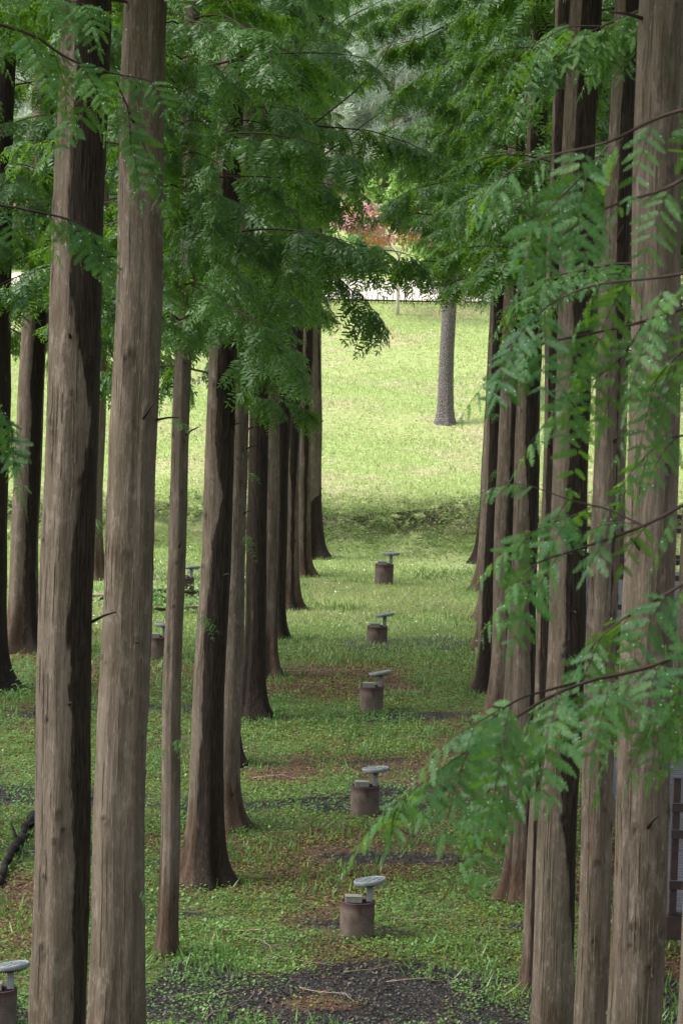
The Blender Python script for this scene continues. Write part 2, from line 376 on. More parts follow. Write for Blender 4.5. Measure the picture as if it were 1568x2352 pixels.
def spray_proto(r, L=.55):
    """one leafy spray along +X"""
    up = np.array([0, 0, 1.]); out = []; lines = []
    dr = r.uniform(.5, 1.1)
    o = twiglet(np.zeros(3), np.array([1, 0, .1]), L, r, up, droop=dr, start=.35); out.append(o[:5]); lines.append(o[5])
    main = o[5]; ns = int(r.integers(7, 10))
    for i in range(ns):
        t = .12+.75*i/ns; p = main[int(t*(len(main)-1))]; s_ = 1 if i % 2 else -1; a = r.uniform(.6, 1.0)*s_
        d = np.array([math.cos(a), math.sin(a), r.uniform(-.45, 0)])
        q = twiglet(p, d, L*r.uniform(.38, .66)*(1.1-t*.55), r, up, droop=r.uniform(.5, 1.3), step=.026); out.append(q[:5]); lines.append(q[5])
    cat = [np.concatenate([o_[i] for o_ in out]) for i in range(5)]
    return cat, lines
def line_tubes(lines, r0, r1):
    """thin 3-sided tubes round poly-lines -> V,F"""
    Vs = []; Fs = []; b = 0
    for ln, a0, a1 in zip(lines, r0, r1):
        ln = np.asarray(ln); m = len(ln); tan = norm(np.gradient(ln, axis=0)); u = norm(np.cross(tan, np.array([.3, .2, .93]))); v = np.cross(tan, u)
        rr = np.linspace(a0, a1, m)[:, None]
        ring = [ln+rr*(u*math.cos(a)+v*math.sin(a)) for a in (0, 2.094, 4.189)]
        V = np.stack(ring, 1).reshape(-1, 3); Vs.append(V)
        for k in range(3):
            i = np.arange(m-1)*3; Fs.append(np.stack([i+k, i+(k+1) % 3, i+3+(k+1) % 3, i+3+k], 1)+b)
        b += len(V)
    return np.concatenate(Vs), np.concatenate(Fs)
pr = np.random.default_rng(11)
PROTO = [spray_proto(pr) for _ in range(9)]
PROTO_V = []
for cat, lines in PROTO:
    tone = pr.random(len(cat[0]))*.6
    V, Fq, T = blade_leaf(cat[0], cat[1], cat[2], cat[3], cat[4], tone)
    tv, tf = line_tubes([l[::4] if len(l) > 8 else l for l in lines], [.0035]+[.002]*(len(lines)-1), [.0012]*len(lines))
    PROTO_V.append((V, Fq, T, tv, tf))
def rotm(yaw, pitch, roll):
    return np.array(Euler((roll, pitch, yaw), 'XYZ').to_matrix())
def make_crown(seed, n_limb=42, height=11.0, lmax=2.5, density=1.15, asym=0.0):
    r = np.random.default_rng(seed); Vs = []; Fs = []; Ts = []; MI = []; b = 0; limbs = []; lr0 = []; lr1 = []
    def put(V, Fq, T, mi):
        nonlocal b
        Vs.append(V); Fs.append(Fq+b); Ts.append(T); MI.append(np.full(len(Fq), mi)); b += len(V)
    for i in range(n_limb):
        u = (i+r.uniform(0, .9))/n_limb; z = height*u**1.1; yaw = i*2.4+r.uniform(-.4, .4)
        L = lmax*(1-.62*u)*r.uniform(.7, 1.1); L *= 1-asym*(.5+.5*math.cos(yaw))**1.5; el = r.uniform(.12, .6); m = 9; t = np.linspace(0, 1, m)
        rad = L*t; hz = L*(math.tan(el)*t*.8-(.15+.35*r.random())*t**2.2)
        wob = np.cumsum(r.normal(0, .03, m))
        ya = yaw+wob
        ln = np.stack([rad*np.cos(ya), rad*np.sin(ya), z+hz], 1); limbs.append(ln); lr0.append(.013*L/2+.005); lr1.append(.004)
        ns = int(L*6.0*density)
        tone0 = r.uniform(0, .4)
        for j in range(ns):
            q = .22+.78*(j+r.random())/ns; k = q*(m-1); k0 = min(int(k), m-2); p = ln[k0]+(ln[k0+1]-ln[k0])*(k-k0)
            side = (1 if j % 2 else -1)*r.uniform(.4, 1.15)*(1-.5*q); sc = r.uniform(.7, 1.25)*(1.12-.35*q)
            PV, PF, PT, tv, tf = PROTO_V[int(r.integers(len(PROTO_V)))]
            Rm = rotm(ya[k0]+side, r.uniform(.0, .95), r.uniform(-.4, .4))*sc
            put(PV@Rm.T+p, PF, np.clip(PT+tone0, 0, 1), 0); put(tv@Rm.T+p, tf, np.zeros(len(tv)), 1)
    lv, lf = line_tubes(limbs, lr0, lr1)
    V = np.concatenate(Vs); Fq = np.concatenate(Fs); T = np.concatenate(Ts); MI = np.concatenate(MI)
    me_o = mesh_obj('crown', V, Fq, [M['leaf'], M['twig']], attrs={'tone': T}, matidx=MI)
    lb = mesh_obj('limbs', lv, lf, M['twig'])
    me, ml = me_o.data, lb.data
    bpy.data.objects.remove(me_o); bpy.data.objects.remove(lb)
    return me, ml
CROWNS = [make_crown(100+i) for i in range(3)]
SHORT = [make_crown(120+i, asym=.62) for i in range(3)]      # boughs short on one side, towards the open lane

def trunk_mesh(seed, rad_ref, z_ref, zlo, H, wet, flare=1.0, lobes=1.0, segs=44, fine=False):
    """lathe with buttressed foot; wet: list of (z, centre angle deg, half width deg)"""
    r = np.random.default_rng(seed); zs = np.concatenate([np.linspace(-.35, 1.2, 22), np.linspace(1.3, 4, 18), np.linspace(4.2, H, 60)])
    if fine: segs = 90; zs = np.concatenate([np.arange(-.3, 2.5, .06), np.arange(2.5, 11, .025), np.linspace(11.1, H, 20)])
    a = np.linspace(0, 2*np.pi, segs, endpoint=False); A, Zm = np.meshgrid(a, zs)
    base = rad_ref*(1-.030*(Zm-z_ref)); base = np.maximum(base, .02)
    zc = np.clip(Zm, 0, None)
    fl = 1+flare*(.80*np.exp(-zc/.16)+.44*np.exp(-zc/.55)); ph = r.uniform(0, 6.28, 5)
    but = (.18*np.cos(4*A+ph[0])+.15*np.cos(7*A+ph[1])+.10*np.cos(3*A+ph[2])+.06*np.cos(11*A+ph[3]))*np.exp(-zc/.7)*flare*1.25
    lob = lobes*(.030*np.cos(2*A+ph[3]+Zm*.10)+.020*np.cos(5*A+ph[4]+.07*Zm)+.010*np.cos(9*A+ph[0]+.15*Zm))
    bumps = .045*(fbm(A*1.2+20+Zm*0, Zm*1.4+seed, 70, 3)-.5)+.03*(vnoise(A*2.2+9, Zm*3.5+seed, 77)-.5)
    bumps[:, -1] = (bumps[:, 0]+bumps[:, -2])/2
    K = np.zeros_like(A)
    if fine:
        grv = fbm(np.where(A > 3.2, A, 6.4-A)*3.1, Zm*.18+seed*3, 75, 4)-.5; bumps = bumps+.055*grv
        bumps = bumps+.026*(vnoise(A*9, Zm*1.6+seed, 78)-.5)+.012*(vnoise(A*14, Zm*9+seed, 79)-.5)
        for q in range(24):
            a0 = r.uniform(3.3, 6.2); z0 = r.uniform(2.6, 10.5); sc = .013+.026*r.random()**2; dx = ((A-a0+np.pi) % (2*np.pi)-np.pi)*rad_ref; dz = (Zm-z0)/r.uniform(1.0, 2.2)
            d2 = np.sqrt(dx*dx+dz*dz)/sc; bumps = bumps+.05*np.exp(-(d2-.75)**2*3)-.04*np.exp(-d2*d2*4); K = np.maximum(K, np.exp(-d2*d2*1.3)*r.uniform(.7, 1)); K = np.maximum(K, .35*np.exp(-((dx/sc/.6)**2+((Zm-z0+.1)/.10)**2)))
    rr = base*(fl+but+lob+bumps)
    wx = .012*np.sin(Zm*.9+ph[1])+.008*np.sin(Zm*2.1+ph[2]); wy = .01*np.sin(Zm*.7+ph[0])
    V = np.stack([rr*np.cos(A)+wx, rr*np.sin(A)+wy, Zm], -1).reshape(-1, 3)
    ny_, nx_ = A.shape; i = np.arange(nx_*ny_).reshape(ny_, nx_); j = np.roll(i, -1, 1)
    Fq = np.stack([i[:-1], j[:-1], j[1:], i[1:]], -1).reshape(-1, 4)
    if wet:
        wz = [q[0] for q in wet]; cz = np.interp(Zm, wz, [q[1] for q in wet]); hz = np.interp(Zm, wz, [q[2] for q in wet])
        da = np.abs((np.degrees(A)-cz+180) % 360-180); W = (hz-da)/57.3
    else: W = np.full_like(A, -2.0)
    return V, Fq, (W.ravel(), K.ravel())
def sprig(parent_pt, n, r, scale=1.0, detail=True):
    return

def redwood(label, pb, pt, wpx, seed, wet=None, crown_z=6.0, crown=True, group=None, H=17, flare=1.0, dist=None, cv=None, crown_scale=1.0):
    """pb: pixel of the foot centre (or of a low point with dist given), pt: pixel higher on the stem, wpx: stem width in pixels at pt"""
    if dist is None: G = on_ground(*pb)
    else:
        lowp = at(pb[0], pb[1], dist); hi = at(pt[0], pt[1], dist); dv = (hi-lowp); G = lowp-dv*((lowp.z-0)/dv.z); G.z = gz(G.x, G.y)
    hi = at(pt[0], pt[1], G.y); ax = (hi-G).normalized()
    rad = wpx*.5*G.y/FPX
    e = empty('dawn_redwood', G); e.rotation_mode = 'QUATERNION'; e.rotation_quaternion = Vector((0, 0, 1)).rotation_difference(ax)
    tag(e, label, 'tree', group)
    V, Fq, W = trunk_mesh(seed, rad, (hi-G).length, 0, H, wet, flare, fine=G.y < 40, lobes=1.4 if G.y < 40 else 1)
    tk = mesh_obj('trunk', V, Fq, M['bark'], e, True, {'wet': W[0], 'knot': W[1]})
    if G.y < 52:
        rr = np.random.default_rng(seed+900); segs = 90 if G.y < 40 else 44; VV = V.reshape(-1, segs, 3); WW = W[0].reshape(-1, segs); KK = VV.shape[0]; Vs = []; Fs = []; Ws = []; b = 0
        for q in range(150 if G.y < 40 else 40):
            j = int(rr.integers(segs//2-2, segs)); i0 = int(rr.integers(6, KK-40)) if G.y < 40 else int(rr.integers(4, 60)); n_ = int(rr.integers(5, 22)) if G.y < 40 else int(rr.integers(2, 5))
            a = VV[i0:i0+n_, j]; c_ = VV[i0:i0+n_, (j+1) % segs]; t_ = np.linspace(0, 1, len(a))[:, None]; rad_ = norm(a*np.array([1, 1, 0])); lift = (.003+rr.uniform(.002, .012)*np.abs(2*t_-1)**3)
            w_ = rr.uniform(.35, 1.0)*np.sin(np.pi*np.clip(t_*.9+.05, 0, 1))**.5; mid = (a+c_)/2; h_ = (c_-a)/2*w_
            P_ = np.concatenate([mid-h_+rad_*lift, mid+h_+rad_*(lift+.002)]); m_ = len(a); ii = np.arange(m_-1); Vs.append(P_); Fs.append(np.stack([ii, ii+m_, ii+m_+1, ii+1], 1)+b); Ws.append(np.tile(WW[i0:i0+n_, j], 2)); b += 2*m_
        pb_o = mesh_obj('peeling_bark', np.concatenate(Vs), np.concatenate(Fs), M['bark'], tk, False, {'wet': np.concatenate(Ws), 'knot': np.zeros(b)}); pb_o['kind'] = 'stuff'
        for q in range(4 if G.y < 40 else 1):
            a_ = rr.uniform(3.3, 6.3); z_ = rr.uniform(3.5, 9.5); i0 = int(np.argmin(np.abs(VV[:, 0, 2]-z_))); p0 = Vector(VV[i0, int(a_/6.2832*segs) % segs]); dv = Vector((math.cos(a_), math.sin(a_), rr.uniform(.2, .8))); Lq = rr.uniform(.05, .22)
            mb_ = MB(); mb_.tube([p0-dv*.03, p0+dv*Lq*.5, p0+dv*Lq+Vector((0, 0, -.02))], .013, .005, 7); mb_.build('branch_stub', M['twig'], e, True)
    if crown:
        me, ml = (CROWNS if cv is None else SHORT)[seed % 3]
        c = bpy.data.objects.new('crown', me); COL.objects.link(c); c.parent = e; c.location = (0, 0, crown_z); c.rotation_euler = (0, 0, seed*1.7 if cv is None else R(cv+(seed*37) % 30-15))
        c.scale = (crown_scale,)*2+(max(.6, (H+1-crown_z)/12.0),)
        l = bpy.data.objects.new('limbs', ml); COL.objects.link(l); l.parent = c
    return e
FULL = lambda: [(0, 0, 200), (20, 0, 200)]
def side(lo, hi, c=-10, z0=0, z1=17): return [(z0, c, lo), (z1, c, hi)]
GL = 'trees of the left row'; GR = 'trees of the right row'; GF = 'trees of the far left row'
T = redwood
# near left pair
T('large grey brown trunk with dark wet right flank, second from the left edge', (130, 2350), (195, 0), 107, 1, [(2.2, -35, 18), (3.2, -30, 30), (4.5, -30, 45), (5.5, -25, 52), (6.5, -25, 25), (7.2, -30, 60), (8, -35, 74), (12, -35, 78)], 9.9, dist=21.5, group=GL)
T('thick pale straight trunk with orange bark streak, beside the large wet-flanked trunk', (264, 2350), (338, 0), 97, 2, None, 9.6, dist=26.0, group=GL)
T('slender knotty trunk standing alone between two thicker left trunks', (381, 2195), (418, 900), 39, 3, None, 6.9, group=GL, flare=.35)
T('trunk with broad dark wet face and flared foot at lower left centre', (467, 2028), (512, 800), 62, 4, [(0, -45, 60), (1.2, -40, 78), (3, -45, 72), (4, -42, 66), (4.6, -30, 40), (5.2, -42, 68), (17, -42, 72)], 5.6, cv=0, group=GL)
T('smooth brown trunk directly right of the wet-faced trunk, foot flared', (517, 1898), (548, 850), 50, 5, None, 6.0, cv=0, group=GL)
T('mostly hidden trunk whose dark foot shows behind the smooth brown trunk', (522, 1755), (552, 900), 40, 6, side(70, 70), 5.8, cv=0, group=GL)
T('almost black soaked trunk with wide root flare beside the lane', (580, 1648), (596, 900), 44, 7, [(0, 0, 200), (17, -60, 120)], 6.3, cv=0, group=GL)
T('grey brown trunk right behind the black soaked trunk', (610, 1555), (630, 900), 36, 8, side(15, 20, -5), 6.2, cv=0, group=GL)
T('thin dark greenish trunk wedged behind a grey brown trunk, left of the lane', (632, 1468), (655, 900), 32, 9, side(80, 100, -50), 6.4, cv=0, group=GL)
T('trunk with reddish flaking foot, third from the lawn end of the left row', (658, 1400), (676, 900), 36, 10, [(0, -60, 20), (2, -70, 10), (4, -70, 50), (6, -70, 45), (17, -70, 80)], 7.2, crown_scale=.62, cv=0, group=GL)
T('trunk with orange brown foot, second from the lawn end of the left row', (690, 1322), (700, 800), 36, 11, side(12, 60, -60), 9.6, crown_scale=.62, cv=0, group=GL)
T('last trunk of the left row, dark spreading foot at the lawn edge', (713, 1283), (724, 500), 36, 12, [(0, -20, 200), (1.0, -20, 190), (1.5, -20, 2), (5, -50, 5), (17, -60, 60)], 9.8, crown_scale=.62, cv=0, group=GL)
# far left row
T('dark wet trunk cut by the left picture edge', (-24, 1583), (8, 200), 54, 21, side(160, 170, -90), 6.5, group=GF)
T('brown trunk with spread fluted foot in the far left row', (47, 1493), (74, 900), 60, 22, [(0, -55, 25), (17, -45, 50)], 5.2, group=GF)
T('thin reddish trunk glimpsed between the two big left trunks', (214, 1330), (226, 900), 34, 23, None, 4.4, group=GF)
T('trunk behind the left foliage, its stem hidden by the front row', (300, 1240), (312, 900), 32, 24, None, 4.8, group=GF)
# right row
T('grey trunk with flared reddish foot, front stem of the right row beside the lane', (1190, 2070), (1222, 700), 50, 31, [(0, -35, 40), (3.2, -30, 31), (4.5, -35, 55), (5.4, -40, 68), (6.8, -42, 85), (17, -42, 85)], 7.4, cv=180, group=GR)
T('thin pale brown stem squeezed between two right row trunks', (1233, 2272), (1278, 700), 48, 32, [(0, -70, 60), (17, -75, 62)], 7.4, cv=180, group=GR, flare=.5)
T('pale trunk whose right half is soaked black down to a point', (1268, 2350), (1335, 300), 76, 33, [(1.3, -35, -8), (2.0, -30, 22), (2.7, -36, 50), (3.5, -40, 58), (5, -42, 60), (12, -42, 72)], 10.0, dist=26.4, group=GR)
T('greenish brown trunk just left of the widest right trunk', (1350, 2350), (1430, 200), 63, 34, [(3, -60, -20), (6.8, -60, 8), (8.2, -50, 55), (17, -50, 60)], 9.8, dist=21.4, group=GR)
T('widest mottled brown trunk near the right picture edge', (1454, 2350), (1522, 100), 103, 35, None, 9.7, dist=17.3, group=GR)
T('reddish trunk cut by the right picture edge', (1602, 2350), (1668, 900), 100, 36, None, 9.9, dist=13.6, group=GR)
T('striped red brown trunk hidden low behind the grey front trunk', (1173, 1948), (1200, 1200), 50, 37, side(60, 70), 7.0, cv=180, group=GR)
T('split reddish trunk with dark wet stripe, foot mid right of the lane', (1149, 1672), (1172, 900), 50, 38, side(40, 80, -40), 6.8, cv=180, group=GR)
T('weathered trunk with pale left rim and torn dark foot, right of the lane', (1121, 1588), (1142, 900), 44, 39, [(0, -80, 60), (17, -60, 95)], 7.0, cv=180, group=GR)
T('trunk foot peeking out left of the weathered trunk', (1116, 1497), (1136, 900), 34, 40, side(60, 90, -40), 7.0, crown_scale=1.0, group=GR)
T('trunk fourth from the lawn end of the right row, only its left rim seen', (1122, 1425), (1140, 900), 34, 41, side(60, 90, -40), 7.2, crown_scale=1.0, group=GR)
T('trunk with orange brown foot, second from the lawn end of the right row', (1113, 1357), (1134, 900), 34, 42, None, 7.2, crown_scale=1.0, group=GR)
T('last dark trunk of the right row at the lawn edge', (1109, 1293), (1132, 900), 32, 43, side(90, 120, -90), 7.2, crown_scale=1.0, group=GR)

# redwoods further right and left, whose crowns reach into the picture
for i, (x, y, cz) in enumerate([(5.9, 66, 4.6), (5.7, 57, 5), (5.6, 48, 6), (5.4, 38, 7.4), (-8.3, 37, 6.0), (-9.0, 47, 4.6), (-6.4, 70, 4.8), (5.3, 28, 9.5)]):
    G = Vector((x, y, gz(x, y))); e = empty('dawn_redwood', G); tag(e, ('redwood beyond the right trunks, %s of its side, boughs filling the upper right' % ('nearest', 'second nearest', 'middle', 'second farthest', 'farthest')[sorted([66, 57, 48, 38, 28]).index(y)] if x > 0 else 'redwood outside the left edge, %s of its side, boughs filling the upper left' % ('nearest', 'middle', 'farthest')[sorted([37, 47, 70]).index(y)]), 'tree', 'outer redwoods beside the rows')
    V, Fq, W = trunk_mesh(60+i, .19, 8, 0, 16, None, 1.0); mesh_obj('trunk', V, Fq, M['bark'], e, True, {'wet': W[0], 'knot': W[1]})
    me, ml = CROWNS[i % 3]; c = bpy.data.objects.new('crown', me); COL.objects.link(c); c.parent = e; c.location = (0, 0, cz); c.rotation_euler = (0, 0, i*2.1)
    l = bpy.data.objects.new('limbs', ml); COL.objects.link(l); l.parent = c

# ---------------------------------------------------------------- near boughs in full needle detail
def near_bough(lines_px, r, d0, dd=.6, blen=.115, density=1.0, name='bough', parent=None, droopy=1.0):
    """lines_px: pixel poly-lines of boughs with their own distance; builds leafy bough geometry"""
    B = []; TW = []; r0 = []; r1 = []
    for pl in lines_px:
        pts = [np.array(at(x, y, d0+dz)) for (x, y, dz) in pl]
        P = np.array(pts); m = 40; tt = np.linspace(0, len(P)-1, m)
        ln = np.stack([np.interp(tt, range(len(P)), P[:, i]) for i in range(3)], 1)
        k = np.ones(7)/7; ln = np.stack([np.convolve(np.pad(ln[:, i], 3, 'edge'), k, 'valid') for i in range(3)], 1)
        seg = np.linalg.norm(np.diff(ln, axis=0), axis=1); L = seg.sum(); TW.append(ln); r0.append(.004+.004*L); r1.append(.0018)
        tan = norm(np.gradient(ln, axis=0)); up = np.array([0, 0, 1.])
        n = max(3, int(L*16*density)); 
        for i in range(n):
            u = (i+r.uniform(.1, .9))/n; kx = int(u*(m-1)); s_ = 1 if i % 2 else -1
            hor = np.cross(tan[kx], up); hor /= np.linalg.norm(hor)+1e-9
            d = tan[kx]*r.uniform(.5, 1.0)+hor*s_*r.uniform(.35, .95)+up*r.uniform(-1.0*droopy, -.05)
            q = twiglet(ln[kx], d, r.uniform(.12, .34)*(1.15-.6*u), r, norm(up+np.array([r.normal(0, .3), -.35+r.normal(0, .3), 0])), blen=blen*r.uniform(.8, 1.1), step=.026, wfac=r.uniform(.30, .42), droop=r.uniform(.5, 1.4)*droopy, start=.1)
            B.append(q[:5]); TW.append(q[5]); r0.append(.0022); r1.append(.001)
        q = twiglet(ln[-1], tan[-1], .22, r, up, blen=blen, step=.026, wfac=.27, droop=.8, start=0); B.append(q[:5]); TW.append(q[5]); r0.append(.002); r1.append(.001)
    c = [np.concatenate([b[i] for b in B]) for i in range(5)]
    tone = np.clip(r.normal(.42, .22, len(c[0]))+.9*(vnoise(c[0][:, 0]*2.1+50, c[0][:, 2]*2.1+50, 81)-.5), 0, 1)
    V, Fq, T_ = feather_leaf(*c, tone, r)
    o = mesh_obj('foliage', V, Fq, M['leafnear'], parent, attrs={'tone': T_})
    tv, tf = line_tubes(TW, r0, r1); tw = mesh_obj('twigs', tv, tf, M['twig'], o)
    # rain drops
    nd = min(900, len(c[0])//2); ii = r.choice(len(c[0]), nd, replace=False); cen = c[0][ii]+c[1][ii]*(c[3][ii]*r.uniform(.2, 1, nd))[:, None]+np.array([[0, 0, .003]])+c[2][ii]*.003
    rad = r.uniform(.0012, .0026, nd)[:, None, None]*(d0/10.0)
    oc = np.array([[1, 0, 0], [-1, 0, 0], [0, 1, 0], [0, -1, 0], [0, 0, 1], [0, 0, -1.]])[None]*rad+cen[:, None]
    of = np.array([[0, 2, 4], [2, 1, 4], [1, 3, 4], [3, 0, 4], [2, 0, 5], [1, 2, 5], [3, 1, 5], [0, 3, 5]])[None]+(np.arange(nd)*6)[:, None, None]
    dr = mesh_obj('raindrops', oc.reshape(-1, 3), of.reshape(-1, 3), M['drop'], o, True); tag(dr, kind='stuff')
    return len(c[0])
k = NT('raindrop'); k.b.inputs['Transmission Weight'].default_value = .3; M['drop'] = k.out((.75, .82, .85), .05, 1.0)
r_ = np.random.default_rng(5)
def offtree(px, d, label, H=16, rad=.17):
    G = at(px, 1176, d); G.z = gz(G.x, G.y); e = empty('dawn_redwood', G); tag(e, label, 'tree')
    V, Fq, W = trunk_mesh(int(d*10), rad, 8, 0, H, None, 1.0); mesh_obj('trunk', V-0, Fq, M['bark'], e, True, {'wet': W[0], 'knot': W[1]}); return e, G
e, G = offtree(2150, 10.8, 'close redwood whose feathery boughs hang across the right side')
def sub(e, fn):
    before = set(o.name for o in COL.objects); fn()
    for o in COL.objects:
        if o.name not in before and o.parent is None: o.parent = e; o.location = -Vector(e.location)
boughs = [
 [(2150, 1400, .1), (1620, 1470, 0), (1500, 1535, 0), (1300, 1570, -.1), (1120, 1690, -.2), (980, 1790, -.2), (900, 1850, -.2)],
 [(1500, 1535, 0), (1380, 1600, .1), (1290, 1640, .1), (1240, 1720, .1)],
 [(1330, 1565, 0), (1200, 1600, -.2), (1130, 1640, -.3), (1060, 1680, -.3)],
 [(1290, 1640, .1), (1200, 1720, .2), (1130, 1800, .2), (1100, 1860, .2)],
 [(1600, 1490, .2), (1560, 1560, .2), (1520, 1620, .2)],
 [(2150, 1020, .2), (1620, 1130, .2), (1480, 1210, .2), (1330, 1260, .2), (1230, 1290, .1), (1190, 1330, .1)],
 [(1480, 1210, .2), (1400, 1170, .3), (1310, 1150, .3), (1230, 1120, .3)],
 [(1330, 1180, .3), (1270, 1200, .3), (1215, 1225, .3)],
 [(2150, 1250, .0), (1620, 1310, 0), (1520, 1370, 0), (1430, 1420, 0), (1370, 1470, 0), (1340, 1510, 0)],
 [(2150, 600, .3), (1620, 690, .3), (1480, 740, .3), (1340, 770, .3), (1230, 790, .2), (1180, 820, .2)],
 [(1480, 740, .3), (1420, 830, .4), (1350, 880, .4), (1290, 930, .4)],
 [(2150, 520, .1), (1620, 620, .1), (1500, 640, .1), (1370, 650, .1), (1270, 690, .1), (1215, 740, 0)],
 [(2150, 180, .3), (1620, 380, .3), (1520, 440, .3), (1400, 470, .3), (1300, 530, .2), (1250, 580, .2)],
 [(2150, 60, .5), (1620, 240, .4), (1500, 270, .4), (1400, 330, .3), (1290, 350, .3), (1180, 380, .3), (1140, 420, .3)],
 [(1400, 330, .3), (1340, 400, .3), (1290, 450, .2), (1240, 500, .2)],
 [(2150, 700, .5), (1620, 760, .5), (1540, 830, .5), (1500, 880, .5)],
 [(2150, 900, .5), (1620, 990, .5), (1520, 1010, .5), (1470, 1060, .5)],
]
b0 = [b for b in boughs]
sub(e, lambda: near_bough(b0[:5], r_, 10.3, density=.66, blen=.10))
sub(e, lambda: near_bough(b0[5:], r_, 10.5, density=.34, blen=.10))
e, G = offtree(-560, 17.0, 'redwood left of the picture whose leafy twigs cross the big left trunks', rad=.2)
lb = [[(-560, -60, 0), (60, 60, 0), (130, 120, 0), (190, 150, 0), (260, 170, .2), (330, 180, .2), (385, 200, .2)], [(190, 150, 0), (230, 215, 0), (180, 250, 0), (150, 280, 0)],
      [(260, 170, .2), (300, 260, .2), (330, 330, .2), (375, 450, .2)], [(300, 260, .2), (300, 340, .2), (340, 380, .2)], [(-560, 380, .3), (60, 480, .3), (150, 500, .3), (200, 520, .3), (230, 570, .3)],
      [(-560, -200, 0), (60, -20, 0), (150, 0, 0), (200, 10, 0)], [(-560, 800, .3), (-40, 900, .3), (20, 960, .3), (40, 1040, .3)]]
sub(e, lambda: near_bough(lb, r_, 17.0, density=.5))
e, G = offtree(-900, 24.0, 'redwood right of the deck whose twigs fringe the upper right', rad=.2); e.location.x = 6.2; e['label'] = 'redwood beyond the right edge whose twigs fringe the upper right trunks'
rb = [[(2500, -250, 0), (1568, -20, 0), (1480, 20, 0), (1380, 60, 0), (1290, 110, 0), (1240, 170, 0)], [(2500, -50, 0), (1600, 90, 0), (1500, 60, .3), (1420, 70, .3), (1380, 120, .3)],
      [(1380, 60, 0), (1300, 60, 0), (1200, 120, 0), (1150, 160, 0)], [(2500, 400, .5), (1600, 640, .5), (1450, 600, .5), (1330, 620, .5), (1250, 640, .5), (1180, 700, .5)]]
sub(e, lambda: near_bough(rb, r_, 19.0, density=.6))

# drooping boughs of the left row that hang over the lane
def far_bough(tree, lines, bare, d0, seed, dens=1.0, sc0=1.0):
    r = np.random.default_rng(seed); TW = []; r0 = []; r1 = []; Vs = []; Fs = []; Ts = []; MI = []; b = 0
    for pl in lines+bare:
        P = np.array([np.array(at(x, y, d0+dz)) for (x, y, dz) in pl]); m = 30; tt = np.linspace(0, len(P)-1, m)
        ln = np.stack([np.interp(tt, range(len(P)), P[:, i]) for i in range(3)], 1); L = np.linalg.norm(np.diff(ln, axis=0), axis=1).sum(); TW.append(ln); r0.append(.010+.004*L); r1.append(.004)
        if pl in bare: continue
        tan = norm(np.gradient(ln, axis=0)); n = max(3, int(L*8*dens))
        for i in range(n):
            q = .1+.9*(i+r.random())/n; k_ = min(int(q*(m-1)), m-1); yaw = math.atan2(tan[k_][1], tan[k_][0])+(1 if i % 2 else -1)*r.uniform(.2, 1.1)
            PV, PF, PT, tv, tf = PROTO_V[int(r.integers(len(PROTO_V)))]; Rm = rotm(yaw, r.uniform(.15, 1.15), r.uniform(-.5, .5))*sc0*r.uniform(.6, 1.15)
            for A_, B_, C_, mi in ((PV, PF, np.clip(PT+r.uniform(0, .4), 0, 1), 0), (tv, tf, np.zeros(len(tv)), 1)): Vs.append(A_@Rm.T+ln[k_]); Fs.append(B_+b); Ts.append(C_); MI.append(np.full(len(B_), mi)); b += len(A_)
    A_ = np.array((Matrix.Translation(tree.location) @ tree.rotation_quaternion.to_matrix().to_4x4()).inverted())
    tv, tf = line_tubes(TW, r0, r1); o = mesh_obj('bough', tv@A_[:3, :3].T+A_[:3, 3], tf, M['twig'], tree)
    V = np.concatenate(Vs); mesh_obj('foliage', V@A_[:3, :3].T+A_[:3, 3], np.concatenate(Fs), [M['leaf'], M['twig']], o, attrs={'tone': np.concatenate(Ts)}, matidx=np.concatenate(MI))
_ll = []
for _y in range(60, 800, 75):
    for _s in (-1, 1): _ll.append([(418-_y*.01, _y, 0), (418+_s*22, _y-12, -.25), (418+_s*50, _y-4, -.55), (418+_s*(85 if _s > 0 else 58), _y+16, -.8)])
def tree_by(word): return next(o for o in COL.objects if o.get('category') == 'tree' and word in o['label'])
far_bough(tree_by('slender knotty'), _ll, [], 30.4, 9, .75, .75)
far_bough(tree_by('smooth brown trunk directly'), [[(548, 600, 0), (600, 566, .2), (730, 574, .5), (800, 577, .6), (900, 575, .7), (960, 590, .8)], [(700, 570, .4), (760, 620, .5), (830, 690, .6), (870, 740, .6)]], [], 38, 1)
far_bough(tree_by('grey brown trunk right behind'), [[(640, 280, 0), (740, 290, .3), (850, 300, .5), (930, 325, .8), (985, 350, 1)]], [[(655, 330, 0), (740, 270, .3), (810, 215, .6), (870, 150, .8), (910, 80, 1), (925, 20, 1.1)], [(655, 230, 0), (740, 165, .2), (800, 90, .5), (830, -10, .6)], [(650, 400, 0), (740, 360, .2), (830, 290, .6), (900, 240, .8)]], 50, 2)
far_bough(tree_by('trunk foot peeking out'), [[(1136, 640, 0), (1080, 610, 0), (1000, 600, -.3), (930, 600, -.5)], [(1136, 380, 0), (1060, 410, 0), (960, 430, -.5), (900, 460, -.7)], [(1136, 250, 0), (1080, 260, .2), (990, 330, .3)], [(1136, 120, 0), (1060, 120, .2), (960, 180, .3), (900, 230, .4)], [(1136, -60, 0), (1040, -20, .4), (930, 20, .8), (830, 60, 1.2)], [(1136, 40, 0), (1040, 50, .5), (960, 90, 1), (870, 110, 1.5)]], [], 53, 3)
far_bough(tree_by('last trunk of the left'), [[(722, 100, 0), (800, 40, .5), (880, 0, 1), (960, -10, 1.4)], [(722, 30, 0), (780, -20, .5), (850, -50, 1)], [(722, 190, 0), (770, 170, .3), (830, 180, .6)]], [], 69, 6)

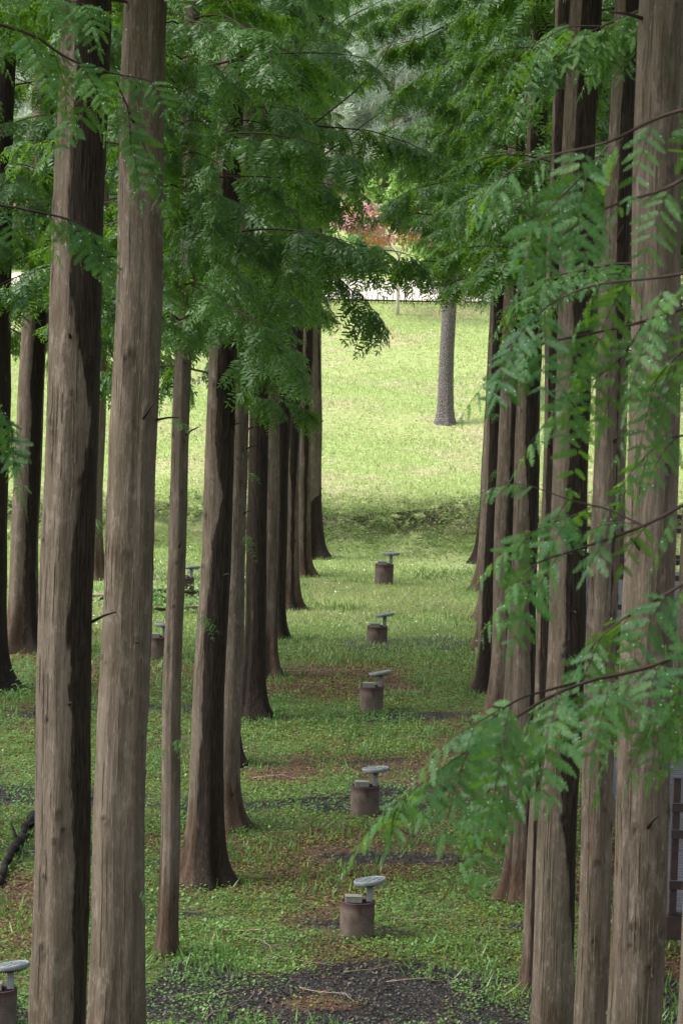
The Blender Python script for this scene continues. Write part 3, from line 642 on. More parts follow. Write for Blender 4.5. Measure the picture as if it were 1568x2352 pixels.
# sprigs growing straight out of the stems
def sprigs(spots):
    for n_, (px, py, d, sgn) in enumerate(spots):
        p = np.array(at(px, py, d)); B = []; TW = []
        for j in range(3):
            dv = np.array([sgn*r_.uniform(.3, 1), -r_.uniform(.2, .8), r_.uniform(-.5, .2)])
            q = twiglet(p, dv, r_.uniform(.12, .28), r_, np.array([0, -.4, .9]), blen=.06, step=.026, wfac=.27, droop=.8, start=.2); B.append(q[:5]); TW.append(q[5])
        c = [np.concatenate([b[i] for b in B]) for i in range(5)]
        V, Fq, T_ = feather_leaf(*c, r_.uniform(.3, 1, len(c[0])), r_, 9)
        yield n_, V, Fq, T_, TW
trunks = [o for o in COL.objects if o.name.startswith('trunk')]
def nearest_tree(p):
    return min((o.parent for o in trunks), key=lambda e_: (e_.location.x-p[0])**2+(e_.location.y-p[1])**2)
SP = [(240, 1190, 25.8, -1), (92, 1515, 21.3, -1), (214, 1890, 25.8, -1), (395, 1700, 30.4, 1), (388, 1720, 30.4, -1), (430, 1160, 34.5, -1), (395, 960, 30.6, 1), (320, 2045, 25.8, 1), (250, 600, 25.8, -1),
      (1150, 1080, 49, -1), (1146, 1200, 49, 1), (1155, 1390, 46, 1), (1190, 700, 34.3, -1), (455, 1410, 34.4, 1), (568, 1085, 45, 1), (606, 1700, 50, -1), (1130, 1150, 53, -1), (1150, 950, 49, -1), (555, 1230, 36, 1)]
for (n_, V, Fq, T_, TW) in sprigs(SP):
    tr = nearest_tree(V[0]); inv = (Matrix.Translation(tr.location) @ tr.rotation_quaternion.to_matrix().to_4x4()).inverted() if tr.rotation_mode == 'QUATERNION' else Matrix.Translation(tr.location).inverted()
    iv = np.array(inv)
    V2 = V@iv[:3, :3].T+iv[:3, 3]
    mesh_obj('sprig', V2, Fq, M['leafnear'], tr, attrs={'tone': T_})

# ---------------------------------------------------------------- ground cover, lawn grass
def ground_leaves(n, y0, y1, xw, size, seed, accept, name, label, cat, mat, tri=False, hgt=.05, blades=False):
    r = np.random.default_rng(seed); y = y0*(y1/y0)**r.random(n) if not blades else r.uniform(y0, y1, n)
    xc = y*.027; hw = y*.113+xw; x = xc*0+r.uniform(-1, 1, n)*hw
    k = r.random(n) < accept(x, y); x = x[k]; y = y[k]; z = ground_z(x, y); n = len(x)
    if blades:
        a = r.uniform(0, 6.28, n); h = size*r.uniform(.5, 1.3, n); w_ = size*.10*r.uniform(.7, 1.4, n)
        dx, dy = np.cos(a), np.sin(a); lx = r.normal(0, .45, n)*h; ly = r.normal(0, .45, n)*h
        V = np.stack([np.stack([x-dx*w_, y-dy*w_, z-.01], 1), np.stack([x+dx*w_, y+dy*w_, z-.01], 1), np.stack([x+lx, y+ly, z+h], 1)], 1).reshape(-1, 3)
        Fq = np.arange(3*n).reshape(-1, 3); T_ = np.repeat(r.random(n), 3)
    else:
        a = r.uniform(0, 6.28, n); s = size*r.uniform(.5, 1.35, n); h = hgt*r.random(n)**1.3
        t1 = np.stack([np.cos(a), np.sin(a), r.normal(.1, .35, n)], 1)*s[:, None]; t2 = np.stack([-np.sin(a), np.cos(a), r.normal(0, .35, n)], 1)*(s*.42)[:, None]
        c = np.stack([x, y, z+.008+h], 1)
        V = np.stack([c-t1*.5, c+t2, c+t1*.5, c-t2], 1).reshape(-1, 3); Fq = np.arange(4*n).reshape(-1, 4)
        T_ = np.repeat(np.clip(r.random(n)*.7+.5*h/hgt, 0, 1), 4)
    return tag(mesh_obj(name, V, Fq, mat, attrs={'tone': T_}), label, cat, kind='stuff')
M['cover'] = leaf_mat('cover_leaf', (.042, .100, .026), (.140, .265, .060), (.2, .4, .08), .25, .45, .4)
M['moss'] = leaf_mat('moss', (.080, .105, .018), (.195, .225, .040), (.3, .35, .05), .2, .8, .2)
M['grassm'] = leaf_mat('grass', (.19, .30, .08), (.40, .48, .19), (.4, .55, .15), .25, .5, .4)
M['straw'] = leaf_mat('straw', (.30, .21, .12), (.50, .40, .27), (.4, .3, .15), .15, .7, .2)
M['litter'] = leaf_mat('litter', (.045, .026, .018), (.125, .075, .046), (.2, .1, .05), .1, .7, .3)
M['debris'] = leaf_mat('debris', (.010, .010, .010), (.085, .072, .060), (.02, .02, .02), .05, .55, .35)
M['bankweed'] = leaf_mat('bank_weed', (.06, .12, .025), (.22, .31, .08), (.3, .45, .1), .3, .5, .3)
M['white'] = plain('white_speck', (.8, .8, .8), .5)
FEET = np.array([(o.location.x, o.location.y) for o in COL.objects if o.name.startswith('dawn_redwood') and o.location.y > 24])
def foot(x, y):
    d = np.full(len(x), 9.0)
    for fx, fy in FEET: d = np.minimum(d, np.hypot(x-fx, y-fy))
    return np.exp(-(d/.55)**2)*(vnoise(x*2.5, y*2.5, 83) > .4)
def acc_cover(x, y): return (.75+.25*smooth(33, 42, y))*np.clip(greenv(x, y)*1.25+.10-.85*mudv(x, y)*(vnoise(x*3, y*3, 80) < .75), .02, 1)*(.35+1.0*(fbm(x*2.5, y*2.5, 90, 3) > .46))
def acc_moss(x, y): return (1-.8*smooth(52, 62, y))*np.clip(.75-mudv(x, y)*1.5, 0, 1)*np.clip((fbm(x*1.1+40, y*.7, 95, 3)-.36)*4, 0, 1)
def acc_lit(x, y): return (1-.97*smooth(50, 59, y))*np.clip(1.0-.5*greenv(x, y), 0, 1)*np.clip(1.0-.97*mudv(x, y), .03, 1)
ground_leaves(560000, 22, 70, 2.0, .032, 1, acc_cover, 'ground_cover', 'low green leafy ground cover between the rows', 'ground cover', M['cover'], hgt=.07)
ground_leaves(460000, 22, 70, 2.0, .032, 2, acc_moss, 'moss', 'yellow green moss and seedlings on the wooded floor', 'moss', M['moss'], hgt=.02)
ground_leaves(380000, 22, 70, 2.0, .032, 3, acc_lit, 'needle_litter', 'red brown fallen needles on the wooded floor', 'leaf litter', M['litter'], hgt=.015)
ground_leaves(80000, 22, 66, 2.0, .13, 4, lambda x, y: np.clip(np.clip((fbm(x*.9, y*.6, 120, 3)-.5)*7, 0, 1)*.8+foot(x, y), 0, 1), 'tall_grass', 'tufts of tall thin grass under the trees', 'grass', M['cover'], blades=True)
ground_leaves(480000, 49, 100.4, 5, .075, 5, lambda x, y: smooth(50, 60, y)*np.clip(1.25-1.1*smooth(.5, .66, fbm(x*.25, y*.22, 130, 3)), .2, 1), 'lawn_grass', 'short sunlit grass on the slope', 'grass', M['grassm'], blades=True)
ground_leaves(130000, 60, 100.4, 5, .045, 6, lambda x, y: smooth(66, 76, y)*np.clip(.1+1.5*smooth(.46, .64, fbm(x*.25, y*.22, 130, 3)), 0, 1), 'dry_grass', 'straw coloured dead grass on the slope', 'grass', M['straw'], hgt=.03)
ground_leaves(60000, 68.5, 75, 4, .075, 8, lambda x, y: np.exp(-((y-71.6)/2.2)**2)*np.clip((fbm(x*1.2, y*1.2, 140, 3)-.36)*5, .05, 1), 'bank_weeds', 'scrubby weeds over the dark bank at the foot of the slope', 'weeds', M['bankweed'], hgt=.20)

ground_leaves(200000, 22, 66, 2.0, .03, 12, lambda x, y: np.clip(mudv(x, y)*1.6-.2, 0, 1), 'wet_debris', 'dark wet twigs and rotten leaves lying on the muddy soil', 'wet debris', M['debris'], hgt=.02)
ground_leaves(9000, 56, 100, 5, .035, 7, lambda x, y: .5+0*x, 'white_specks', 'tiny white specks dotted over the lawn', 'flowers', M['white'], hgt=.09)  # small plain white flakes scattered at random over the lawn

# fallen sticks
LM = [((840, 2090), 'nearest floodlight'), ((850, 1800), 'second floodlight'), ((860, 1590), 'middle floodlight'), ((870, 1440), 'fourth floodlight'), ((885, 1300), 'farthest floodlight'), ((375, 2190), 'slender knotty trunk'), ((470, 2030), 'wet-faced flared trunk'), ((525, 1900), 'smooth brown trunk'), ((1190, 2070), 'front right trunk'), ((580, 1650), 'black soaked trunk'), ((20, 1930), 'black rotting log')]
_used = {}
def placed(base, px, py):
    (lx, ly), nm = min(LM, key=lambda q: (q[0][0]-px)**2+1.6*(q[0][1]-py)**2)
    h_ = 'left' if px < lx-18 else 'right' if px > lx+18 else ''; v_ = 'in front' if py > ly+45 else 'behind' if py < ly-45 else ''
    rel = (v_+' and '+h_ if v_ and h_ else v_ or h_ or 'at the foot'); t = '%s, %s of the %s' % (base, rel, nm)
    _used[t] = _used.get(t, 0)+1
    return t if _used[t] == 1 else t.replace(base, base+(', farther one', ', outermost one', ', last one')[min(2, _used[t]-2)])
def stick(px, py, L, ang, i, rad=.008):
    G = on_ground(px, py); r = random.Random(i); pts = []
    for t in range(7):
        u = t/6-.5; x = G.x+math.cos(ang)*L*u+.08*L*math.sin(t*1.3+i); y = G.y+math.sin(ang)*L*u*1.5+r.uniform(-.02, .02)
        pts.append((x, y, gz(x, y)+.02+.04*max(0, math.sin(t*1.1+i))))
    mb = MB(); mb.tube(pts, rad, rad*.4, 5)
    p = Vector(pts[2]); mb.tube([p, p+Vector((.25*L*math.cos(ang+.8), .25*L*math.sin(ang+.8), .03))], rad*.6, rad*.3, 4)
    tag(mb.build('fallen_stick', M['stickm'], None, True), placed('thin pale stick', px, py), 'stick', 'fallen sticks under the trees')
M['stickm'] = plain('dead_stick', (.22, .16, .12), .85, nscale=30, namt=.3)
GB = []
SX = [(640, 2195, 1.2, -.7), (690, 2205, .9, .3), (820, 1860, .7, 1.3), (770, 1835, .8, .1), (880, 2230, .8, .4), (600, 2150, .8, -.3), (1000, 2260, 1, .2), (1050, 1980, .7, .5), (560, 1890, .6, -.9), (940, 1880, .9, .1),
      (720, 1545, .9, -.1), (800, 1690, .8, .2), (660, 1790, .9, 0), (1000, 1700, .9, .1), (470, 2290, .9, .4), (530, 2320, 1, 1), (760, 2290, .7, -.5), (900, 2050, .6, .3), (40, 1890, .7, .1), (60, 2000, .8, -.4), (30, 1950, .8, -.7), (1140, 2150, .7, .6), (980, 2120, .8, -.2), (760, 1240, 1.4, .3), (800, 1205, 1.5, -.2), (1070, 1195, 1.2, 1.2), (1000, 1240, 1.3, .5), (450, 2100, .6, .4)]
for i, (a, b, c, d) in enumerate(SX): stick(a, b, c, d, i, .007 if b > 1300 else .014)
for i, (px, py, s) in enumerate([(785, 2285, .07), (742, 1822, .06), (810, 1838, .06), (610, 2170, .05), (885, 1990, .05), (1010, 1785, .05)]):
    G = on_ground(px, py); r = np.random.default_rng(i); mb = MB()
    mb.lathe([(.02, -.3), (.75, -.25), (1, 0), (.8, .28), (.35, .42), (.02, .45)], 14, Matrix.Diagonal((s*1.3, s, s*.7, 1)), lambda a, z: .16*math.sin(a*3+z*4+i)+.08*math.sin(a*5+i*2))
    tag(mb.build('stone', M['stone'] if 'stone' in M else M.setdefault('stone', plain('stone', (.055, .053, .055), .7, nscale=12, namt=.4, bump=.6)), None, False, loc=G), placed('half sunk grey stone', px, py), 'stone', 'stones between the tree rows')
# log pile and pipe
M['blackpipe'] = plain('rotten_bark', (.010, .010, .009), .8, nscale=9, namt=.9, bump=1.0, spec=.15)
pp = [(85, 1875), (70, 1895), (52, 1915), (38, 1945), (22, 1975), (8, 2000), (-8, 2040)]
mb = MB(); pts = []
for i, (x, y) in enumerate(pp): G = on_ground(x, y+12); pts.append(Vector((G.x, G.y, G.z+.09+.05*math.sin(i*2.0))))
ps = []
for i in range(len(pts)-1):
    for q in range(5): ps.append(pts[i].lerp(pts[i+1], q/5))
r = random.Random(2); ps = [q+Vector((r.uniform(-.03, .03), r.uniform(-.05, .05), r.uniform(-.03, .02))) for q in ps]; mb.tube(ps, .065, .04, 10); mb.tube([ps[8], ps[8]+Vector((.25, .1, .15)), ps[8]+Vector((.5, .1, .12))], .03, .012, 6); mb.tube([ps[14], ps[14]+Vector((-.1, .2, .18))], .025, .012, 6)
for q in ps[::1]: pass
tag(mb.build('rotting_log', M['blackpipe'], None, True), 'black rotting log curving over the grass at the lower left edge', 'log')
G = on_ground(368, 1405); lp = empty('brush_pile', G); tag(lp, 'pile of old branches and weeds behind the slender knotty trunk', 'brush pile')
r = random.Random(4); 
for j in range(9):
    mb = MB(); z = .06+.07*(j//2); a = r.uniform(-.35, .35); x0 = r.uniform(-.5, .5); L = r.uniform(.5, 1.0); y0 = r.uniform(-.3, .8)
    mb.tube([(x0-L*math.cos(a), y0-L*math.sin(a), z), (x0, y0, z+.05), (x0+L*math.cos(a), y0+L*math.sin(a), z+r.uniform(-.02, .08))], r.uniform(.03, .06), .025, 7); mb.build('branch', M['stickm'] if j % 2 else M['twig'], lp, True)
rr_ = np.random.default_rng(3); n = 900; c = np.stack([rr_.normal(0, .6, n), rr_.normal(.1, .55, n), rr_.uniform(.0, .45, n)], 1); dv = norm(rr_.normal(0, 1, (n, 3))+[0, 0, .4])
V, Fq, T_ = blade_leaf(c, dv, norm(rr_.normal(0, 1, (n, 3))+[0, 0, 1]), rr_.uniform(.06, .13, n), rr_.uniform(.03, .05, n), rr_.random(n)); mesh_obj('weeds', V, Fq, M['broad2'], lp, attrs={'tone': T_})

# ---------------------------------------------------------------- floodlights on pipe stubs
def pipe_mat():
    k = NT('clay_pipe'); P = k.coords(); z = k.n('ShaderNodeSeparateXYZ'); k.set(z.inputs[0], P); zz = z.outputs[2]
    n1 = k.noise(P, 6, 5, .65); n2 = k.noise(k.scale(P, (5, 5, 60)), 1, 3)
    col = k.mix(k.ramp(n1, .3, .7), (.060, .044, .038), (.135, .100, .084)); col = k.mix(k.math('MULTIPLY', k.ramp(n2, .5, .7), .35), col, (.18, .135, .11))
    rim = k.ramp(k.math('ADD', zz, k.math('MULTIPLY', n1, .10)), .36, .43); col = k.mix(k.math('MULTIPLY', rim, .8), col, (.05, .022, .024))
    damp = k.ramp(k.noise(k.scale(P, (4, 4, 1), (2, 2, 2)), 1, 3), .52, .62); col = k.mix(k.math('MULTIPLY', damp, .7), col, (.035, .022, .018))
    low = k.ramp(zz, .10, 0.0); col = k.mix(k.math('MULTIPLY', low, .5), col, (.10, .10, .05))
    k.bump(n1, .4, .01); return k.out(col, .75, .3)
M['pipe'] = pipe_mat()
def floodlight(px, py, label, tilt=8, yaw=0, dist=None, sink=0, sc=1.0):
    G = on_ground(px, py) if dist is None else at(px, py, dist)
    if dist: G.z = gz(G.x, G.y)
    G.z -= sink
    e = empty('floodlight', G, (0, 0, R(yaw))); e.scale = (sc,)*3; tag(e, label, 'floodlight', 'floodlights on pipe stubs')
    prof = [(.188, -.1)]
    for i in range(24): z = i*.016; prof += [(.186, z), (.1885, z+.008)]
    prof += [(.186, .386), (.189, .392), (.189, .402), (.170, .402), (.168, .385), (.02, .384)]
    MB().lathe(prof, 40).build('pipe', M['pipe'], e, True)
    b = MB().box((-.045, -.02, .384+.035+.004), (.185, .13, .066), bev=.006).build('control_box', M['boxpaint'], e)
    MB().box((0, 0, .036), (.191, .136, .008), bev=.002).build('lid', M['boxpaint'], b, loc=(-.045, -.02, .423))
    mb = MB(); mb.lathe([(.014, 0), (.014, .05)], 10, Matrix.Translation((.05, -.04, .415)) @ Matrix.Rotation(R(90), 4, 'Y')); mb.tube([(.1, -.04, .415), (.12, -.05, .42), (.125, -.02, .40)], .006, .006, 6); mb.build('cable', M['metaldark'], e, True)
    mb = MB(); mb.box((.125, .0, .392), (.085, .10, .012), bev=.003); mb.lathe([(.012, 0), (.012, .02)], 8, Matrix.Translation((.105, -.035, .398))); mb.lathe([(.012, 0), (.012, .02)], 8, Matrix.Translation((.15, -.035, .398))); mb.box((.125, -.043, .415), (.07, .012, .04), bev=.003); mb.build('bracket_foot', M['rust'], e)
    mb = MB(); mb.box((.128, -.055, .50), (.066, .010, .20), bev=.003); mb.box((.128, .0, .405), (.066, .12, .008), bev=.002); mb.box((.128, -.16, .60), (.05, .008, .001)) if False else None
    mb.build('bracket', M['metal'], e)
    hd = bpy.data.objects.new('lamp_head', None); COL.objects.link(hd); hd.parent = e; hd.location = (.128, .02, .615); hd.rotation_euler = (R(-4+(label.count('e')*1.7) % 4-2), R(-tilt), 0)
    h = MB().lathe([(.120, -.032), (.150, -.028), (.172, -.022), (.177, -.018), (.177, .016), (.174, .022), (.158, .022), (.155, .012), (.02, .011)], 48).build('housing', M['metal'], hd, True)
    mb = MB()
    for i in range(14): mb.box((-.13+i*.02, 0, -.038), (.006, 2*math.sqrt(max(.0001, .145**2-(-.13+i*.02)**2)), .02))
    mb.build('cooling_fins', M['metaldark'], hd)
    MB().lathe([(.152, .0115), (.152, .0135), (.01, .0138)], 40).build('reflector', M['reflector'], hd, True)
    for i in range(7):
        a = i*math.pi/3; x, y = (0, 0) if i == 6 else (.095*math.cos(a), .095*math.sin(a))
        MB().lathe([(.040, .014), (.041, .018), (.034, .0195), (.018, .0185), (.01, .018)], 20).build('lens', M['lens'], hd, True, loc=(x, y, 0))
    mb = MB(); mb.lathe([(.013, 0), (.013, .014)], 8, Matrix.Translation((.128, -.058, .585)) @ Matrix.Rotation(R(90), 4, 'X')); mb.build('bolt', M['rust'], e)
    return e
floodlight(819, 2151, 'nearest floodlight in the lane, head tilted up to the right', 8)
floodlight(837, 1873, 'second nearest floodlight in the lane, a pale stick at its left foot', 5)
floodlight(852, 1634, 'middle floodlight of the five in the lane', 10)
floodlight(865, 1476, 'fourth floodlight from the front, pipe half sunk in green weeds', 9, sink=.10)
floodlight(881, 1341, 'farthest floodlight in the lane, near the bank below the lawn', 0, sc=1.05)
floodlight(360, 1515, 'floodlight partly hidden between the thick pale trunk and the slender trunk', -4)
floodlight(424, 1372, 'floodlight mostly hidden behind the wet-faced trunk, only its rim showing', 0)
floodlight(-6, 2362, 'floodlight cut by the left edge at the bottom, seven round lenses visible', 8)

# ---------------------------------------------------------------- boardwalk on the right
k = NT('deck_board'); P = k.coords(); n1 = k.noise(k.scale(P, (1, 22, 22)), 2, 4); M['deck'] = k.out(k.mix(k.ramp(n1, .3, .7), (.035, .035, .043), (.075, .075, .088)), .65, .2)
M['brown'] = plain('brown_paint', (.032, .017, .017), .5, nscale=10, namt=.3)
M['foundation'] = plain('foundation_stone', (.10, .095, .085), .9, nscale=5, namt=.5, bump=.8)
def boardwalk(x0, x1, y0, y1, zt, label, rails):
    e = empty('boardwalk', (x0, y0, 0)); tag(e, label, 'boardwalk')
    mb = MB(); y = y0+.07
    while y < y1: mb.box(((x1-x0)/2, y-y0, zt-.02+random.uniform(-.002, .002)), (x1-x0, .132, .04), bev=.006); y += .142
    mb.build('deck_boards', M['deck'], e)
    mb = MB()
    for yy in (-.03, y1-y0+.03): mb.box(((x1-x0)/2, yy, zt-.16), (x1-x0+.08, .05, .24))
    for xx in (-.03, x1-x0+.03): mb.box((xx, (y1-y0)/2, zt-.16), (.05, y1-y0, .24))
    mb.build('fascia', M['brown'], e)
    mb = MB(); mb.box(((x1-x0)/2, (y1-y0)/2, .1), (x1-x0-.6, y1-y0-.6, zt-.45+.4)); mb.build('foundation', M['foundation'], e)
    for (yy, xa, xb) in rails:
        n = max(1, int(round((xb-xa)/1.8)))
        for i in range(n+1):
            px = xa+(xb-xa)*i/n; m2 = MB().box((px, yy, zt+.70), (.075, .075, 1.44), bev=.004); p = m2.build('post', M['brown'], e)
            MB().box((0, 0, 0), (.09, .09, .02), bev=.004).build('cap', M['deck'], p, loc=(px, yy, zt+1.43))
        for h_, th in ((1.12, .085), (.84, .085), (.30, .085)):
            ra = MB().box(((xa+xb)/2, yy-.055, zt+h_), (xb-xa+.1, .03, th), bev=.003).build('rail', M['brown'], e)
            MB().box((0, 0, 0), (xb-xa+.1, .036, .006)).build('pale_top', M['deck'], ra, loc=((xa+xb)/2, yy-.055, zt+h_+th/2+.004))  # thin strip in the grey deck colour along each rail top
    return e
pa = at(1532, 2080, 31.3); pb_ = at(1345, 1398, 53.5)
boardwalk(pa.x-.0, pa.x+6.5, 31.3, 40.2, .72, 'grey plank boardwalk with dark brown railing at the right edge, nearer section', [(0.0, .05, 6.4), (8.85, .05, 6.4)])
boardwalk(pb_.x, pb_.x+7.5, 53.5, 61.5, .70, 'farther section of the railed plank boardwalk, seen between right trunks', [(0.0, .12, 7.4), (7.95, .12, 7.4)])

# ---------------------------------------------------------------- lawn tree, hedge, maples, pines, hillside
def leaf_cloud(r, centres, radii, n, size, flat=.6, asp=.5):
    k_ = r.integers(len(centres), size=n); d = norm(r.normal(0, 1, (n, 3))); rad = r.random(n)**.45
    c = centres[k_]+d*(radii[k_]*rad)[:, None]*np.array([1, 1, flat]); nr = norm(d*.6+r.normal(0, .6, (n, 3))+[0, 0, .5])
    dv = norm(np.cross(nr, r.normal(0, 1, (n, 3)))); s = size*r.uniform(.6, 1.4, n)
    return blade_leaf(c, dv, nr, s, s*asp, np.clip(r.random(n)*.6+.4*r.random(len(centres))[k_], 0, 1))
def branching(mb, p, d, L, rad, depth, r, tips, spread=.6):
    q = p+d*L; mid = p+d*L*.5+Vector((r.uniform(-1, 1), r.uniform(-1, 1), 0))*L*.06
    mb.tube([p, mid, q], rad, rad*.65, 7)
    tips.append((q, depth))
    if depth == 0: return
    for i in range(r.choice((2, 3))):
        nd = (d+Vector((r.uniform(-1, 1), r.uniform(-1, 1), r.uniform(-.3, .6)))*spread).normalized()
        branching(mb, q, nd, L*r.uniform(.6, .85), rad*.6, depth-1, r, tips, spread)
def maple(G, h, seed, mats, label, lean=0):
    r = random.Random(seed); nr = np.random.default_rng(seed); e = empty('maple_tree', G); tag(e, label, 'tree')
    mb = MB(); tips = []; fork = Vector((lean, 0, h*.5)); mb.tube([(0, 0, -.1), (0, 0, h*.2), fork], .065*h/4, .045*h/4, 8)
    for a in (.3, 2.2, 3.6, 5.1): branching(mb, fork, Vector((math.cos(a)*.8, math.sin(a)*.8, .75)).normalized(), h*.2, .03*h/4, 2, r, tips, .7)
    mb.build('trunk', M['palebark'], e, True)
    tp = np.array([t[0] for t in tips]); tp[:, :2] *= 1.45; 
    for j, m_ in enumerate(mats):
        s_ = tp[j::len(mats)]
        V, Fq, T_ = leaf_cloud(nr, s_, np.full(len(s_), .5), 1100, .12, .5, .6); mesh_obj('crown', V, Fq, M[m_], e, attrs={'tone': T_})
    return e
maple(on_ground(912, 724), 3.8, 3, ['maple', 'maple', 'maple', 'maple2', 'mapleg'], 'young red leaved maple with pale forked trunk at the top of the lawn', 0)
maple(on_ground(1062, 706), 3.6, 8, ['maple', 'maple2', 'mapleg'], 'young reddish maple right of the grey lawn trunk')
maple(on_ground(452, 712), 3.8, 12, ['maple', 'maple', 'mapleg'], 'pink red maple glimpsed through leaves on the left')
# grey trunk on the lawn
G = on_ground(1022, 973); e = empty('pine_tree', G); tag(e, 'single tree with straight grey scaly trunk standing on the lawn slope', 'tree')
V, Fq, W = trunk_mesh(77, 32*.5*G.y/FPX, 4, 0, 10.5, None, .38, .6)
k = NT('scaly_bark'); P = k.coords(); vo = k.n('ShaderNodeTexVoronoi'); k.set(vo.inputs['Vector'], k.scale(P, (26, 26, 15))); vo.feature = 'DISTANCE_TO_EDGE'; vo.inputs['Scale'].default_value = 1
nz = k.noise(P, 9, 5); col = k.mix(k.ramp(vo.outputs['Distance'], .02, .22), (.085, .075, .072), k.mix(nz, (.13, .115, .115), (.29, .26, .26))); k.bump(vo.outputs['Distance'], 1.0, .05); M['scaly'] = k.out(col, .9, .2)
mesh_obj('trunk', V, Fq, M['scaly'], e, True)
c = bpy.data.objects.new('crown', CROWNS[1][0]); COL.objects.link(c); c.parent = e; c.location = (0, 0, 4.6); c.scale = (.5, .5, .55)
l = bpy.data.objects.new('limbs', CROWNS[1][1]); COL.objects.link(l); l.parent = c
nr = np.random.default_rng(31)
def pine_crown(nr, cen, rad, n, flat=.6, L=.30):
    k_ = nr.integers(len(cen), size=n); d = norm(nr.normal(0, 1, (n, 3))+[0, 0, .15]); c = cen[k_]+d*(rad*nr.random(n)**.5)[:, None]*np.array([1, 1, flat])
    dv = norm(d+nr.normal(0, .45, (n, 3))+[0, 0, .15]); s = L*nr.uniform(.6, 1.2, n)
    return blade_leaf(c, dv, norm(nr.normal(0, 1, (n, 3))), s, s*.09, nr.random(n))
def pine_mesh(seed, h, wd, n):
    nr = np.random.default_rng(seed); r = random.Random(seed); mb = MB(); cen = []
    mb.tube([(0, 0, -.3), (.05, 0, h*.5), (0, 0, h*.97)], .03*h/2+.05, .03, 8)
    z = h*.12
    while z < h*.96:
        u = z/h; L = wd*(1-.75*u)*r.uniform(.8, 1.1)
        for i in range(5):
            a = r.uniform(0, 6.28); p0 = Vector((0, 0, z)); p1 = Vector((math.cos(a)*L, math.sin(a)*L, z+L*.25)); mb.tube([p0, p0.lerp(p1, .5)+Vector((0, 0, -.05)), p1], .035, .012, 5)
            for t in (.45, .65, .85, 1.0): q = p0.lerp(p1, t); cen.append((q.x+r.uniform(-.25, .25), q.y+r.uniform(-.25, .25), q.z+.05))
        z += h*.085
    cen = np.array(cen); V, Fq, T_ = pine_crown(nr, cen, np.full(n, .42), n)
    o1 = mesh_obj('crown', V, Fq, M['pine'], attrs={'tone': T_}); o2 = mb.build('trunk', M['graybark'], None, True)
    nb = 160; cc = cen[nr.integers(len(cen), size=nb)]+nr.normal(0, .25, (nb, 3)); V, Fq, T_ = blade_leaf(cc, np.tile([0, 0, 1.], (nb, 1)), norm(nr.normal(0, 1, (nb, 3))*[1, 1, .1]), np.full(nb, .14), np.full(nb, .08), nr.random(nb))
    o3 = mesh_obj('buds', V, Fq, M['cone']); res = (o1.data, o2.data, o3.data)
    for o in (o1, o2, o3): bpy.data.objects.remove(o)
    return res
PINES = [pine_mesh(200+i, 8.5, 2.6, 15000) for i in range(3)]
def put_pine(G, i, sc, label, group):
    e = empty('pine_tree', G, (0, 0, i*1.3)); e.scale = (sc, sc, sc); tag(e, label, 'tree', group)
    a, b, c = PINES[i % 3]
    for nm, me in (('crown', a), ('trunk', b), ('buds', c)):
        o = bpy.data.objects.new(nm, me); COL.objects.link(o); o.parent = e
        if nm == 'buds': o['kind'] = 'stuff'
def bush_mesh(seed, h, wd, n, mat, size=.13):
    nr = np.random.default_rng(seed); r = random.Random(seed); mb = MB(); cen = []
    for i in range(9):
        a = r.uniform(0, 6.28); q = Vector((math.cos(a)*wd*.5*r.uniform(.2, 1), math.sin(a)*wd*.5*r.uniform(.2, 1), h*r.uniform(.5, .95))); mb.tube([(0, 0, -.2), q*.5+Vector((0, 0, .1*h)), q], .03*h/2, .01, 5)
        for t in (.35, .6, .8, 1.0): cen.append(q*t+Vector((r.uniform(-.2, .2), r.uniform(-.2, .2), 0))*wd*.3)
    cen = np.array([tuple(c) for c in cen]); V, Fq, T_ = leaf_cloud(nr, cen, nr.uniform(.2, .42, len(cen))*wd*.5, n, size, .75, .55)
    o1 = mesh_obj('foliage', V, Fq, mat, attrs={'tone': T_}); o2 = mb.build('stems', M['twig'], None, True); res = (o1.data, o2.data)
    for o in (o1, o2): bpy.data.objects.remove(o)
    return res
BUSH = [bush_mesh(300+i, 1.6, 1.9, 2600, M['broad' if i % 2 else 'broad2']) for i in range(4)]
def tree_mesh(seed, h, wd, n, mat):
    nr = np.random.default_rng(seed); r = random.Random(seed); mb = MB(); tips = []
    mb.tube([(0, 0, -.4), (.1, 0, h*.2), (0, .1, h*.38)], .16, .11, 8)
    for i in range(5): a = i*1.26; branching(mb, Vector((0, .1, h*.36)), Vector((math.cos(a)*.6, math.sin(a)*.6, .8)).normalized(), h*.22, .07, 2, r, tips, .65)
    cen = np.array([tuple(t[0]) for t in tips]); V, Fq, T_ = leaf_cloud(nr, cen, nr.uniform(.5, .95, len(cen))*wd*.2, n, .2, .7, .5)
    o1 = mesh_obj('crown', V, Fq, mat, attrs={'tone': T_}); o2 = mb.build('trunk', M['graybark'], None, True); res = (o1.data, o2.data)
    for o in (o1, o2): bpy.data.objects.remove(o)
    return res
BT = [tree_mesh(400+i, 8, 6, 15000, M['broad' if i != 1 else 'broad2']) for i in range(3)]
def put(meshes, names, name, G, rz, sc, label, cat, group):
    e = empty(name, G, (0, 0, rz)); e.scale = sc if isinstance(sc, tuple) else (sc,)*3; tag(e, label, cat, group)
    for nm, me in zip(names, meshes): o = bpy.data.objects.new(nm, me); COL.objects.link(o); o.parent = e
